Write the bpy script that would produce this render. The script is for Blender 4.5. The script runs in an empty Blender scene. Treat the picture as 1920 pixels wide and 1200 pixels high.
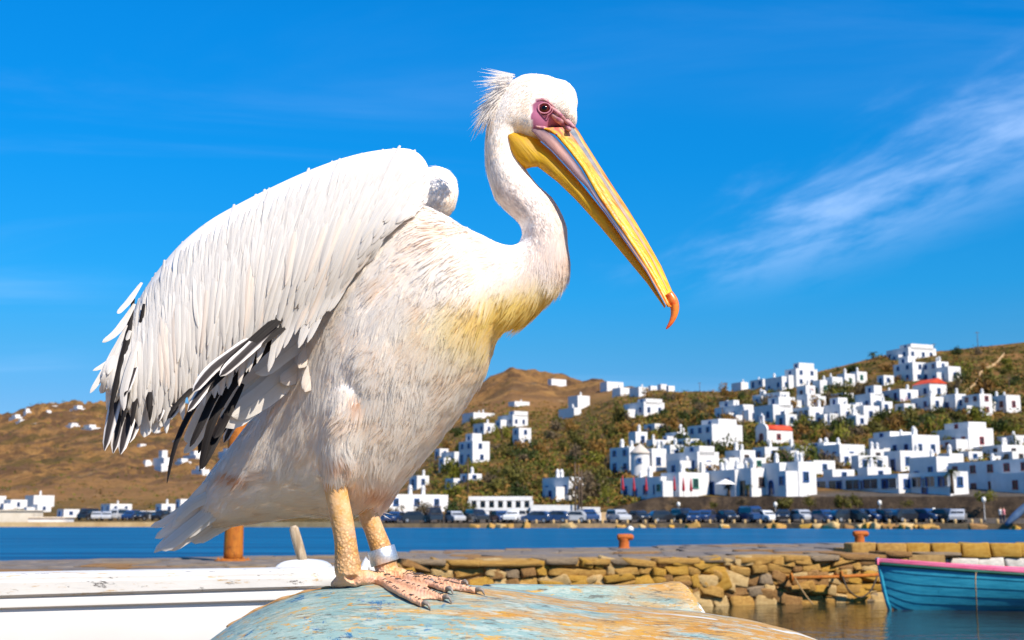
import bpy, math, random
import numpy as np
from mathutils import Vector, Matrix, noise

# ------------------------------------------------------------------ camera, world, sun, exposure
SC = bpy.context.scene
COL = SC.collection
F = 2300.0                      # focal length in photo pixels (photo is 1920 wide)
HORIZON = 973.0
CAMZ = 1.07                     # metres above the water
TILT = math.atan((HORIZON - 600.0) / F)
cam_d = bpy.data.cameras.new('camera')
cam = bpy.data.objects.new('camera', cam_d)
COL.objects.link(cam)
cam.location = (0, 0, CAMZ)
cam.rotation_euler = (math.radians(90) + TILT, 0, 0)
cam_d.sensor_width = 36.0
cam_d.lens = 36.0 * F / 1920.0
cam_d.clip_start = 0.05
cam_d.clip_end = 30000.0
cam_d.dof.use_dof = True
cam_d.dof.focus_distance = 2.22
cam_d.dof.aperture_fstop = 10.0
SC.camera = cam

SUN_EL, SUN_AZ = math.radians(43), math.radians(140)      # azimuth clockwise from +Y
sun_dir = Vector((math.sin(SUN_AZ) * math.cos(SUN_EL), math.cos(SUN_AZ) * math.cos(SUN_EL), math.sin(SUN_EL)))
sun_d = bpy.data.lights.new('sun', 'SUN')
sun_d.energy = 5.0
sun_d.angle = math.radians(0.5)
sun_d.color = (1.0, 0.90, 0.76)
sun = bpy.data.objects.new('sun', sun_d)
COL.objects.link(sun)
sun.rotation_euler = sun_dir.to_track_quat('Z', 'Y').to_euler()
sun.location = (5, -3, 8)

world = bpy.data.worlds.new('World')
SC.world = world
world.use_nodes = True
wt = world.node_tree
wt.nodes.clear()
def wn(t, **kw):
    n = wt.nodes.new(t)
    for k, v in kw.items():
        setattr(n, k, v)
    return n
sky = wn('ShaderNodeTexSky', sky_type='NISHITA')
sky.sun_disc = False
sky.sun_elevation = SUN_EL
sky.sun_rotation = SUN_AZ
sky.altitude = 0
sky.air_density = 1.0
sky.dust_density = 0.0
sky.ozone_density = 2.2
hs = wn('ShaderNodeMix', data_type='RGBA', blend_type='MULTIPLY')      # deep, clear blue air
hs.inputs['Factor'].default_value = 1.0
wt.links.new(sky.outputs[0], hs.inputs['A'])
tc = wn('ShaderNodeTexCoord')
sep = wn('ShaderNodeSeparateXYZ')
wt.links.new(tc.outputs['Generated'], sep.inputs[0])
grade = wn('ShaderNodeValToRGB')
grade.color_ramp.elements[0].position = 0.0
grade.color_ramp.elements[0].color = (0.23, 0.40, 0.70, 1)
grade.color_ramp.elements[1].position = 0.85
grade.color_ramp.elements[1].color = (0.02, 0.78, 1.35, 1)
for p_, c_ in ((.085, (.20, .41, .67)), (.137, (.125, .48, .73)), (.18, (.06, .545, .86)), (.28, (.02, .62, 1.05)), (.38, (.014, .70, 1.22))):
    e_ = grade.color_ramp.elements.new(p_); e_.color = c_ + (1,)
wt.links.new(sep.outputs['Z'], grade.inputs[0])
wt.links.new(grade.outputs[0], hs.inputs['B'])
# thin cirrus, laid out on a high flat layer (direction divided by its height)
def wmath(op, a, b=None, clamp=False):
    n = wn('ShaderNodeMath', operation=op)
    n.use_clamp = clamp
    for i, v in enumerate((a, b)):
        if v is None:
            continue
        if isinstance(v, (int, float)):
            n.inputs[i].default_value = v
        else:
            wt.links.new(v, n.inputs[i])
    return n.outputs[0]
zc_ = wmath('ADD', wmath('MAXIMUM', sep.outputs['Z'], 0.0), 0.10)
cx = wmath('DIVIDE', sep.outputs['X'], zc_)
cy = wmath('DIVIDE', sep.outputs['Y'], zc_)
comb = wn('ShaderNodeCombineXYZ')
wt.links.new(cx, comb.inputs[0]); wt.links.new(cy, comb.inputs[1])
mp = wn('ShaderNodeMapping')
mp.inputs['Rotation'].default_value = (0, 0, math.radians(-38))
mp.inputs['Scale'].default_value = (0.55, 1.5, 1)
mp.inputs['Location'].default_value = (3.1, 1.7, 0)
wt.links.new(comb.outputs[0], mp.inputs[0])
nz = wn('ShaderNodeTexNoise'); nz.inputs['Scale'].default_value = 0.9
nz.inputs['Detail'].default_value = 9; nz.inputs['Roughness'].default_value = 0.58; nz.inputs['Distortion'].default_value = 0.7
wt.links.new(mp.outputs[0], nz.inputs['Vector'])
nz2 = wn('ShaderNodeTexNoise'); nz2.inputs['Scale'].default_value = 0.42; nz2.inputs['Detail'].default_value = 3
mp2 = wn('ShaderNodeMapping'); mp2.inputs['Location'].default_value = (1.9, 0.35, 0)
wt.links.new(comb.outputs[0], mp2.inputs[0]); wt.links.new(mp2.outputs[0], nz2.inputs['Vector'])
def wramp(src, a, b):
    n = wn('ShaderNodeMapRange'); n.interpolation_type = 'SMOOTHSTEP'
    n.inputs['From Min'].default_value = a; n.inputs['From Max'].default_value = b
    wt.links.new(src, n.inputs['Value'])
    return n.outputs[0]
# one long wisp drifting away to the right, faint patches elsewhere
al_ = wmath('ADD', wmath('MULTIPLY', wmath('SUBTRACT', cx, .80), .389), wmath('MULTIPLY', wmath('SUBTRACT', cy, 2.85), -.921))
pe_ = wmath('ADD', wmath('MULTIPLY', wmath('SUBTRACT', cx, .80), .921), wmath('MULTIPLY', wmath('SUBTRACT', cy, 2.85), .389))
wc = wn('ShaderNodeCombineXYZ'); wt.links.new(wmath('MULTIPLY', al_, 1.5), wc.inputs[0]); wt.links.new(wmath('MULTIPLY', pe_, 3.6), wc.inputs[1])
nw = wn('ShaderNodeTexNoise'); nw.inputs['Scale'].default_value = 1.5; nw.inputs['Detail'].default_value = 10; nw.inputs['Roughness'].default_value = .60; nw.inputs['Distortion'].default_value = .25
wt.links.new(wc.outputs[0], nw.inputs['Vector'])
band = wmath('MULTIPLY', wramp(wmath('ABSOLUTE', wmath('ADD', pe_, wmath('MULTIPLY', wmath('SUBTRACT', nw.outputs[0], .5), .50))), .40, .0), wmath('MULTIPLY', wramp(al_, -.95, .1), wramp(al_, 1.6, .5)))
wisp = wmath('MULTIPLY', wmath('MULTIPLY', band, wramp(nw.outputs[0], .30, .78)), .44)
faint = wmath('MULTIPLY', wmath('MULTIPLY', wramp(nz.outputs[0], 0.46, 0.82), wramp(nz2.outputs[0], 0.42, 0.64)), .20)
low = wramp(sep.outputs['Z'], .05, .14)
CLOUD_AMT = wmath('MULTIPLY', wmath('ADD', wisp, faint), low, True)
mixc = wn('ShaderNodeMix', data_type='RGBA')
wt.links.new(CLOUD_AMT, mixc.inputs['Factor'])
wt.links.new(hs.outputs['Result'], mixc.inputs['A'])
mixc.inputs['B'].default_value = (5.2, 6.6, 9.2, 1)
bg = wn('ShaderNodeBackground')
bg.inputs['Strength'].default_value = 0.106
wt.links.new(mixc.outputs['Result'], bg.inputs['Color'])
wo = wn('ShaderNodeOutputWorld')
wt.links.new(bg.outputs[0], wo.inputs['Surface'])

SC.view_settings.view_transform = 'Standard'
SC.view_settings.look = 'None'
SC.view_settings.exposure = 0.58
SC.view_settings.gamma = 1.0
SC.view_settings.use_curve_mapping = False
SC.render.engine = 'CYCLES'
SC.cycles.use_denoising = True
SC.cycles.max_bounces = 10
SC.cycles.diffuse_bounces = 8
SC.cycles.glossy_bounces = 3
SC.cycles.transmission_bounces = 8
SC.cycles.sample_clamp_indirect = 6.0
SC.cycles.caustics_reflective = False
SC.cycles.caustics_refractive = False

# ------------------------------------------------------------------ helpers
CT, ST = math.cos(TILT), math.sin(TILT)
def P(px, py, Y):
    """world point seen at photo pixel (px, py), Y metres in front of the camera"""
    a = (px - 960.0) / F
    b = (600.0 - py) / F
    d = Vector((a, CT - b * ST, ST + b * CT))
    return Vector((0, 0, CAMZ)) + d * (Y / d.y)
def to_px(p):
    x, y, z = p[0], p[1], p[2] - CAMZ
    w = y * CT + z * ST
    return 960 + F * x / w, 600 - F * (-y * ST + z * CT) / w
def to_px_np(v):
    x, y, z = v[:, 0], v[:, 1], v[:, 2] - CAMZ
    w = y * CT + z * ST
    return 960 + F * x / w, 600 - F * (-y * ST + z * CT) / w
def zat(py, D):
    return P(960, py, D).z
def lin(c):
    return tuple(((v / 12.92) if v <= 0.04045 else ((v + 0.055) / 1.055) ** 2.4) for v in c)
def rgb(r, g, b):
    return lin((r / 255.0, g / 255.0, b / 255.0))
def lerp(a, b, t):
    return a + (b - a) * t
def sstep(a, b, x):
    t = np.clip((x - a) / (b - a), 0, 1)
    return t * t * (3 - 2 * t)

class NT:
    """small wrapper to write node trees"""
    def __init__(self, name, rough=0.6, spec=0.5):
        self.m = bpy.data.materials.new(name)
        self.m.use_nodes = True
        self.t = self.m.node_tree
        self.b = self.t.nodes['Principled BSDF']
        self.b.inputs['Roughness'].default_value = rough
        self.b.inputs['Specular IOR Level'].default_value = spec
        self.out = self.t.nodes['Material Output']
    def n(self, t, **kw):
        n = self.t.nodes.new(t)
        for k, v in kw.items():
            setattr(n, k, v)
        return n
    def link(self, a, b):
        self.t.links.new(a, b)
    def put(self, sock, v):
        if isinstance(v, (int, float)):
            sock.default_value = v
        elif isinstance(v, (tuple, list)):
            sock.default_value = tuple(v) + ((1,) if len(v) == 3 and sock.type == 'RGBA' else ())
        else:
            self.link(v, sock)
    def coord(self, kind='Object', scale=(1, 1, 1), rot=(0, 0, 0), loc=(0, 0, 0)):
        c = self.n('ShaderNodeTexCoord')
        m = self.n('ShaderNodeMapping')
        m.inputs['Scale'].default_value = scale
        m.inputs['Rotation'].default_value = rot
        m.inputs['Location'].default_value = loc
        self.link(c.outputs[kind], m.inputs[0])
        return m.outputs[0]
    def noise(self, vec, scale=5, detail=5, rough=0.55, dist=0.0, col=False):
        n = self.n('ShaderNodeTexNoise')
        n.inputs['Scale'].default_value = scale
        n.inputs['Detail'].default_value = detail
        n.inputs['Roughness'].default_value = rough
        n.inputs['Distortion'].default_value = dist
        if vec is not None:
            self.link(vec, n.inputs['Vector'])
        return n.outputs[1 if col else 0]
    def voro(self, vec, scale=5, feature='F1', out='Distance'):
        n = self.n('ShaderNodeTexVoronoi', feature=feature)
        n.inputs['Scale'].default_value = scale
        self.link(vec, n.inputs['Vector'])
        return n.outputs[out]
    def wave(self, vec, scale=5, dist=2, detail=2, direction='X'):
        n = self.n('ShaderNodeTexWave', bands_direction=direction)
        n.inputs['Scale'].default_value = scale
        n.inputs['Distortion'].default_value = dist
        n.inputs['Detail'].default_value = detail
        self.link(vec, n.inputs['Vector'])
        return n.outputs[1]
    def ramp(self, src, a, b, lo=0.0, hi=1.0):
        n = self.n('ShaderNodeMapRange')
        n.interpolation_type = 'SMOOTHSTEP'
        n.inputs['From Min'].default_value = a
        n.inputs['From Max'].default_value = b
        n.inputs['To Min'].default_value = lo
        n.inputs['To Max'].default_value = hi
        self.link(src, n.inputs['Value'])
        return n.outputs[0]
    def math(self, op, a, b=0.0, clamp=False):
        n = self.n('ShaderNodeMath', operation=op)
        n.use_clamp = clamp
        self.put(n.inputs[0], a)
        self.put(n.inputs[1], b)
        return n.outputs[0]
    def mix(self, f, a, b, mode='MIX'):
        n = self.n('ShaderNodeMix', data_type='RGBA', blend_type=mode)
        self.put(n.inputs['Factor'], f)
        self.put(n.inputs['A'], a)
        self.put(n.inputs['B'], b)
        return n.outputs['Result']
    def attr(self, name):
        n = self.n('ShaderNodeAttribute')
        n.attribute_name = name
        return n.outputs['Color']
    def base(self, v):
        self.put(self.b.inputs['Base Color'], v)
        return self
    def bump(self, h, strength=0.3, dist=0.01):
        n = self.n('ShaderNodeBump')
        n.inputs['Strength'].default_value = strength
        n.inputs['Distance'].default_value = dist
        self.link(h, n.inputs['Height'])
        self.link(n.outputs[0], self.b.inputs['Normal'])
        return self
    def translucent(self, col, amt):
        tr = self.n('ShaderNodeBsdfTranslucent')
        self.put(tr.inputs['Color'], col)
        mx = self.n('ShaderNodeMixShader')
        mx.inputs[0].default_value = amt
        self.link(self.b.outputs[0], mx.inputs[1])
        self.link(tr.outputs[0], mx.inputs[2])
        self.link(mx.outputs[0], self.out.inputs['Surface'])
        return self

def simple(name, col, rough=0.6, var=0.15, scale=6.0, bump=0.0, spec=0.4, metal=0.0):
    """plain colour with uneven tone and grain"""
    k = NT(name, rough, spec)
    v = k.coord('Object')
    n = k.noise(v, scale, 6, 0.6)
    dark = tuple(c * (1 - var) for c in col)
    light = tuple(min(0.95, c * (1 + var)) for c in col)
    k.base(k.mix(k.ramp(n, 0.3, 0.7), dark, light))
    k.b.inputs['Metallic'].default_value = metal
    if bump:
        k.bump(k.noise(v, scale * 4, 6, 0.65), bump, 0.02)
    return k.m

def mesh(name, verts, faces, mats=None, smooth=True, cols=None, uvs=None, fmat=None):
    me = bpy.data.meshes.new(name)
    me.from_pydata([tuple(v) for v in verts] if not isinstance(verts, np.ndarray) else verts.tolist(), [], faces if isinstance(faces, list) else faces.tolist())
    if mats is not None:
        for m in (mats if isinstance(mats, (list, tuple)) else [mats]):
            me.materials.append(m)
    if smooth:
        me.polygons.foreach_set('use_smooth', np.ones(len(me.polygons), dtype=bool))
    if fmat is not None:
        me.polygons.foreach_set('material_index', np.array(fmat, dtype=np.int32))
    if cols is not None:
        a = me.color_attributes.new('col', 'FLOAT_COLOR', 'POINT')
        c = np.ones((len(verts), 4), dtype=np.float32)
        c[:, :3] = np.asarray(cols, dtype=np.float32)[:, :3]
        a.data.foreach_set('color', c.ravel())
    if uvs is not None:
        uv = me.uv_layers.new(name='UVMap')
        li = np.empty(len(me.loops), dtype=np.int32)
        me.loops.foreach_get('vertex_index', li)
        uv.data.foreach_set('uv', np.asarray(uvs, dtype=np.float32)[li].ravel())
    me.update()
    return me
def set_normals(me, nv):
    me.normals_split_custom_set_from_vertices([tuple(q) for q in nv.tolist()])
def link(name, me, parent=None, loc=None, rot=None, kind=None):
    o = bpy.data.objects.new(name, me)
    COL.objects.link(o)
    if parent is not None:
        o.parent = parent
    if loc is not None:
        o.location = loc
    if rot is not None:
        o.rotation_euler = rot
    if kind:
        o['kind'] = kind
    return o
def thing(name, label, cat, loc=(0, 0, 0), rotz=0.0, group=None):
    o = bpy.data.objects.new(name, None)
    COL.objects.link(o)
    o.empty_display_size = 0.1
    o.location = loc
    o.rotation_euler = (0, 0, rotz)
    tag(o, label, cat, group)
    return o
def tag(o, label, cat, group=None):
    o['label'] = label
    o['category'] = cat
    if group:
        o['group'] = group
    return o
class MB:
    """collects simple solids into one mesh"""
    def __init__(self):
        self.v, self.f, self.m = [], [], []
    def add(self, verts, faces, mi=0):
        k = len(self.v)
        self.v += [tuple(p) for p in verts]
        self.f += [tuple(i + k for i in f) for f in faces]
        self.m += [mi] * len(faces)
        return self
    def box(self, c, s, rz=0.0, mi=0, taper=1.0, mat=None):
        x, y, z = s[0] / 2, s[1] / 2, s[2] / 2
        vs = [Vector((sx * x * (taper if sz > 0 else 1), sy * y * (taper if sz > 0 else 1), sz * z)) for sz in (-1, 1) for sy in (-1, 1) for sx in (-1, 1)]
        R = mat if mat is not None else Matrix.Rotation(rz, 3, 'Z')
        vs = [R @ v + Vector(c) for v in vs]
        fs = [(0, 2, 3, 1), (4, 5, 7, 6), (0, 1, 5, 4), (2, 6, 7, 3), (0, 4, 6, 2), (1, 3, 7, 5)]
        return self.add(vs, fs, mi)
    def tube(self, pts, rad, n=10, mi=0, cap=True):
        pts = [Vector(p) for p in pts]
        rad = rad if isinstance(rad, (list, tuple)) else [rad] * len(pts)
        vs, fs = [], []
        ref = None
        for i, p in enumerate(pts):
            t = (pts[min(i + 1, len(pts) - 1)] - pts[max(i - 1, 0)]).normalized()
            if ref is None:
                ref = Vector((0, 0, 1)) if abs(t.z) < 0.9 else Vector((1, 0, 0))
            a = t.cross(ref).normalized()
            b = a.cross(t).normalized()
            ref = b
            for k in range(n):
                w = 2 * math.pi * k / n
                vs.append(p + (a * math.cos(w) + b * math.sin(w)) * rad[i])
        for i in range(len(pts) - 1):
            for k in range(n):
                fs.append((i * n + k, i * n + (k + 1) % n, (i + 1) * n + (k + 1) % n, (i + 1) * n + k))
        if cap:
            fs.append(tuple(range(n))[::-1])
            fs.append(tuple((len(pts) - 1) * n + k for k in range(n)))
        return self.add(vs, fs, mi)
    def lathe(self, prof, c=(0, 0, 0), n=16, mi=0):
        vs, fs = [], []
        for r, z in prof:
            for k in range(n):
                w = 2 * math.pi * k / n
                vs.append((c[0] + r * math.cos(w), c[1] + r * math.sin(w), c[2] + z))
        m = len(prof)
        for i in range(m - 1):
            for k in range(n):
                fs.append((i * n + k, i * n + (k + 1) % n, (i + 1) * n + (k + 1) % n, (i + 1) * n + k))
        fs.append(tuple(range(n))[::-1])
        fs.append(tuple((m - 1) * n + k for k in range(n)))
        return self.add(vs, fs, mi)
    def loft(self, rings, mi=0, cap=True, closed=True):
        n = len(rings[0])
        vs = [p for r in rings for p in r]
        fs = []
        for i in range(len(rings) - 1):
            for k in range(n if closed else n - 1):
                fs.append((i * n + k, i * n + (k + 1) % n, (i + 1) * n + (k + 1) % n, (i + 1) * n + k))
        if cap:
            fs.append(tuple(range(n))[::-1])
            fs.append(tuple((len(rings) - 1) * n + k for k in range(n)))
        return self.add(vs, fs, mi)
    def me(self, name, mats, smooth=False):
        return mesh(name, self.v, self.f, mats, smooth, fmat=self.m)
    def build(self, name, mats, parent=None, smooth=False, loc=None, kind=None, off=None):
        if off is not None:
            o = Vector(off)
            self.v = [tuple(Vector(p) - o) for p in self.v]
        return link(name, self.me(name, mats, smooth), parent, loc, None, kind)
def autosmooth(me, ang=40):
    """mark sharp edges by angle on a smooth-shaded mesh"""
    import bmesh
    bm = bmesh.new(); bm.from_mesh(me)
    for e in bm.edges:
        if len(e.link_faces) == 2 and e.calc_face_angle(0) > math.radians(ang):
            e.smooth = False
    bm.to_mesh(me); bm.free()
# ------------------------------------------------------------------ upturned blue boat: shape needed by the bird's feet
CREST_Y = 2.27
_cr = [(300, 1420), (335, 1290), (362, 1235), (395, 1200), (450, 1160), (520, 1126), (580, 1107), (640, 1098), (700, 1094.5), (760, 1093.5), (840, 1095), (900, 1098),
       (960, 1105), (1030, 1117), (1110, 1130), (1210, 1139), (1310, 1148), (1410, 1163), (1490, 1183), (1535, 1200), (1600, 1235), (1660, 1290), (1700, 1400)]
_cx, _cz = [], []
for _px, _py in _cr:
    _p = P(_px, _py, CREST_Y)
    _cx.append(_p.x); _cz.append(_p.z)
_xs = np.linspace(_cx[0], _cx[-1], 400)
_zs = np.interp(_xs, _cx, _cz)
_ker = np.hanning(15); _ker /= _ker.sum()
_zs = np.convolve(np.pad(_zs, 7, mode='edge'), _ker, mode='valid')
def crest_z(x):
    return float(np.interp(x, _xs, _zs))
HW_NEAR, HW_FAR, HH = 0.46, 0.55, 0.50
def hull_z(x, y):
    d = CREST_Y - y
    w = HW_NEAR if d > 0 else HW_FAR
    q = min(1.0, abs(d) / w)
    return crest_z(x) - HH * (1 - math.sqrt(max(0.0, 1 - q ** 2.0)))
def hull_hit(px, py, y0=1.75, y1=2.34):
    best, bd = None, 1e9
    for i in range(240):
        y = y0 + (y1 - y0) * i / 239
        p = P(px, py, y)
        d = p.z - hull_z(p.x, y)
        if abs(d) < bd:
            bd, best = abs(d), p
        if d < 0 and i > 0:
            break
    return best

# ------------------------------------------------------------------ the pelican
BY = 2.30                                             # distance of its middle plane
SHEAR = 0.40e-3                                       # it faces a little towards the camera
def bdy(px):
    return -(px - 690) * SHEAR
def B(px, py, dy=0.0):
    return P(px, py, BY + dy)
PEL = B(690, 1092, -0.03)
pelican = thing('pelican', 'large white pelican with long yellow bill standing on an upturned boat', 'pelican', PEL)

k = NT('plumage_skin', 0.9, 0.1); k.base(k.attr('col')); M_SKIN = k.m
k = NT('plumage', 0.75, 0.15)
k.base(k.attr('col'))
k.translucent(k.attr('col'), 0.66)
M_PLUME = k.m
def feather_mat(name, col_mid, col_edge, tr, rough=0.55, edge0=0.55, edge1=0.95):
    k = NT(name, rough, 0.3 if tr > .1 else .12)
    uv = k.n('ShaderNodeUVMap'); uv.uv_map = 'UVMap'
    s = k.n('ShaderNodeSeparateXYZ'); k.link(uv.outputs[0], s.inputs[0])
    au = k.math('ABSOLUTE', s.outputs[0])
    # barbs run from the shaft outwards and forwards
    c = k.n('ShaderNodeCombineXYZ')
    k.link(k.math('ADD', s.outputs[1], k.math('MULTIPLY', au, -0.16)), c.inputs[0])
    k.link(k.math('MULTIPLY', s.outputs[0], 0.05), c.inputs[1])
    oi = k.n('ShaderNodeObjectInfo')
    k.link(oi.outputs['Random'], c.inputs[2])
    nb = k.noise(c.outputs[0], 60, 3, 0.6)
    n2 = k.noise(c.outputs[0], 7, 3, 0.6)
    base = k.mix(k.ramp(au, edge0, edge1), col_mid, col_edge)
    base = k.mix(k.ramp(n2, 0.35, 0.75, 0.0, 0.22), base, tuple(min(1, q * w) for q, w in zip(col_mid, (0.95, 0.84, 0.76))))
    shaft = k.ramp(au, 0.03, 0.10, 1.0, 0.0)
    base = k.mix(k.math('MULTIPLY', shaft, 0.35), base, tuple(q * 0.8 for q in col_mid))
    k.base(base)
    k.bump(k.math('ADD', k.math('MULTIPLY', nb, 0.8), shaft), 0.35, 0.0015)
    k.translucent(base, tr)
    return k.m
WHITE = (0.68, 0.65, 0.615)
M_FW = feather_mat('white_feather', WHITE, (0.73, 0.71, 0.685), 0.28, 0.8)
M_FP = feather_mat('pale_pink_feather', (0.81, 0.72, 0.64), WHITE, 0.32, 0.8)
M_FD = feather_mat('black_flight_feather', (0.010, 0.008, 0.008), (0.020, 0.016, 0.015), 0.0, 0.55)
M_FG = feather_mat('dark_feather_white_fringe', (0.035, 0.03, 0.032), (0.72, 0.68, 0.66), 0.08, 0.55, 0.42, 0.75)

def ring(top, bot, lat, dy, n=28, flat=1.0):
    t, b = B(top[0], top[1], dy), B(bot[0], bot[1], dy)
    c = (t + b) / 2
    v = (t - b) / 2
    out = []
    for i in range(n):
        w = 2 * math.pi * i / n
        s = math.sin(w)
        out.append(c + v * math.cos(w) + Vector((0, -1, 0)) * (lat * s))
    return out
def smooth_rows(rows, sub=4):
    """Catmull-Rom through rows of numbers"""
    a = np.array(rows, dtype=float)
    out = []
    for i in range(len(a) - 1):
        p0, p1, p2, p3 = a[max(i - 1, 0)], a[i], a[i + 1], a[min(i + 2, len(a) - 1)]
        for s in range(sub):
            t = s / sub
            out.append(0.5 * ((2 * p1) + (-p0 + p2) * t + (2 * p0 - 5 * p1 + 4 * p2 - p3) * t * t + (-p0 + 3 * p1 - 3 * p2 + p3) * t ** 3))
    out.append(a[-1])
    return out
# body, neck and head: back/left outline point, belly/right outline point, half width across (m), depth (m)
rows = [
    (352, 958, 372, 988, .035, .13), (395, 892, 432, 986, .070, .115), (455, 815, 502, 976, .100, .095), (510, 742, 572, 968, .128, .07),
    (545, 668, 642, 966, .152, .045), (570, 590, 712, 944, .168, .02), (600, 520, 772, 884, .175, -.005), (640, 455, 832, 812, .172, -.03),
    (700, 405, 882, 742, .160, -.055), (765, 386, 912, 688, .142, -.075), (822, 402, 926, 650, .118, -.09), (872, 430, 938, 628, .092, -.10), (917, 450, 955, 612, .074, -.108),
    (945, 460, 988, 598, .062, -.112), (962, 461, 1026, 565, .055, -.116), (973, 456, 1053, 530, .050, -.12), (978, 445, 1066, 492, .047, -.122),
    (978, 432, 1064, 455, .045, -.124), (974, 420, 1062, 426, .044, -.125), (962, 407, 1051, 397, .043, -.125), (946, 392, 1034, 371, .042, -.125),
    (930, 370, 1010, 350, .040, -.125), (919, 345, 990, 324, .037, -.125), (912, 310, 977, 295, .035, -.125), (910, 275, 972, 266, .034, -.125),
    (913, 242, 985, 252, .036, -.126), (924, 202, 1003, 256, .042, -.128), (945, 168, 1020, 252, .045, -.130), (975, 144, 1037, 244, .045, -.132),
    (1012, 141, 1055, 242, .042, -.134), (1046, 151, 1069, 240, .036, -.136), (1069, 174, 1079, 238, .026, -.137), (1081, 206, 1082, 232, .012, -.138)]
sm = smooth_rows(rows, 4)
chain = MB().loft([ring((r[0], r[1]), (r[2], r[3]), r[4], r[5]) for r in sm])
def tube_px(pts, n=20):
    """pts: px, py, dy, radius(px) -> closed tube"""
    s = smooth_rows(pts, 4)
    m = MB()
    m.tube([B(p[0], p[1], p[2]) for p in s], [max(0.0008, p[3] * 0.001) for p in s], n)
    return m
def blob(px, py, dy, rx, ry, rl, rot=0.0, n=20):
    """ellipsoid: half sizes in px along a turned image axis, rl in m across"""
    m = MB()
    rings = []
    c = B(px, py, dy)
    ca, sa = math.cos(rot), math.sin(rot)
    for i in range(1, n):
        th = math.pi * i / n
        rr = []
        for j in range(n):
            w = 2 * math.pi * j / n
            lx, lz, ly = rx * .001 * math.cos(th), ry * .001 * math.sin(th) * math.cos(w), rl * math.sin(th) * math.sin(w)
            rr.append(c + Vector((lx * ca - lz * sa, -ly, lx * sa + lz * ca)))
        rings.append(rr)
    return m.loft(rings)
solids = [chain,
    tube_px([(690, 640, -.10, 60), (672, 740, -.105, 66), (648, 820, -.10, 50), (634, 872, -.095, 33), (630, 896, -.093, 22)]),     # near thigh
    tube_px([(740, 700, .03, 90), (722, 830, .03, 66), (704, 910, .02, 44), (692, 952, .02, 24)]),                                 # far thigh
    blob(752, 610, -.105, 190, 112, .098, math.radians(63)),                                                                       # flank in front of the wing
    blob(812, 366, .085, 58, 49, .06, math.radians(66)),                                                                           # far shoulder
    blob(720, 405, .085, 150, 60, .06, math.radians(15)),
    blob(1000, 232, -.135, 30, 34, .043, 0.3),                                                                                     # cheek
    blob(1048, 190, -.134, 34, 40, .040, 0.0),
]
def remesh(parts, voxel, smooth_it, name):
    m = MB()
    for p in parts:
        m.add(p.v, p.f)
    o = link(name, m.me(name, None, True))
    r = o.modifiers.new('r', 'REMESH'); r.mode = 'VOXEL'; r.voxel_size = voxel; r.use_smooth_shade = True
    s = o.modifiers.new('s', 'SMOOTH'); s.factor = 0.5; s.iterations = smooth_it
    dg = bpy.context.evaluated_depsgraph_get()
    me = bpy.data.meshes.new_from_object(o.evaluated_get(dg))
    bpy.data.objects.remove(o)
    v = np.empty(len(me.vertices) * 3, dtype=np.float32); me.vertices.foreach_get('co', v); v = v.reshape(-1, 3)
    f = [tuple(p.vertices) for p in me.polygons]
    nn = np.empty(len(me.vertices) * 3, dtype=np.float32); me.vertices.foreach_get('normal', nn); nn = nn.reshape(-1, 3)
    bpy.data.meshes.remove(me)
    return v, f, nn
bv, bf, bn = remesh(solids, 0.006, 5, 'body_solid')

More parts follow.
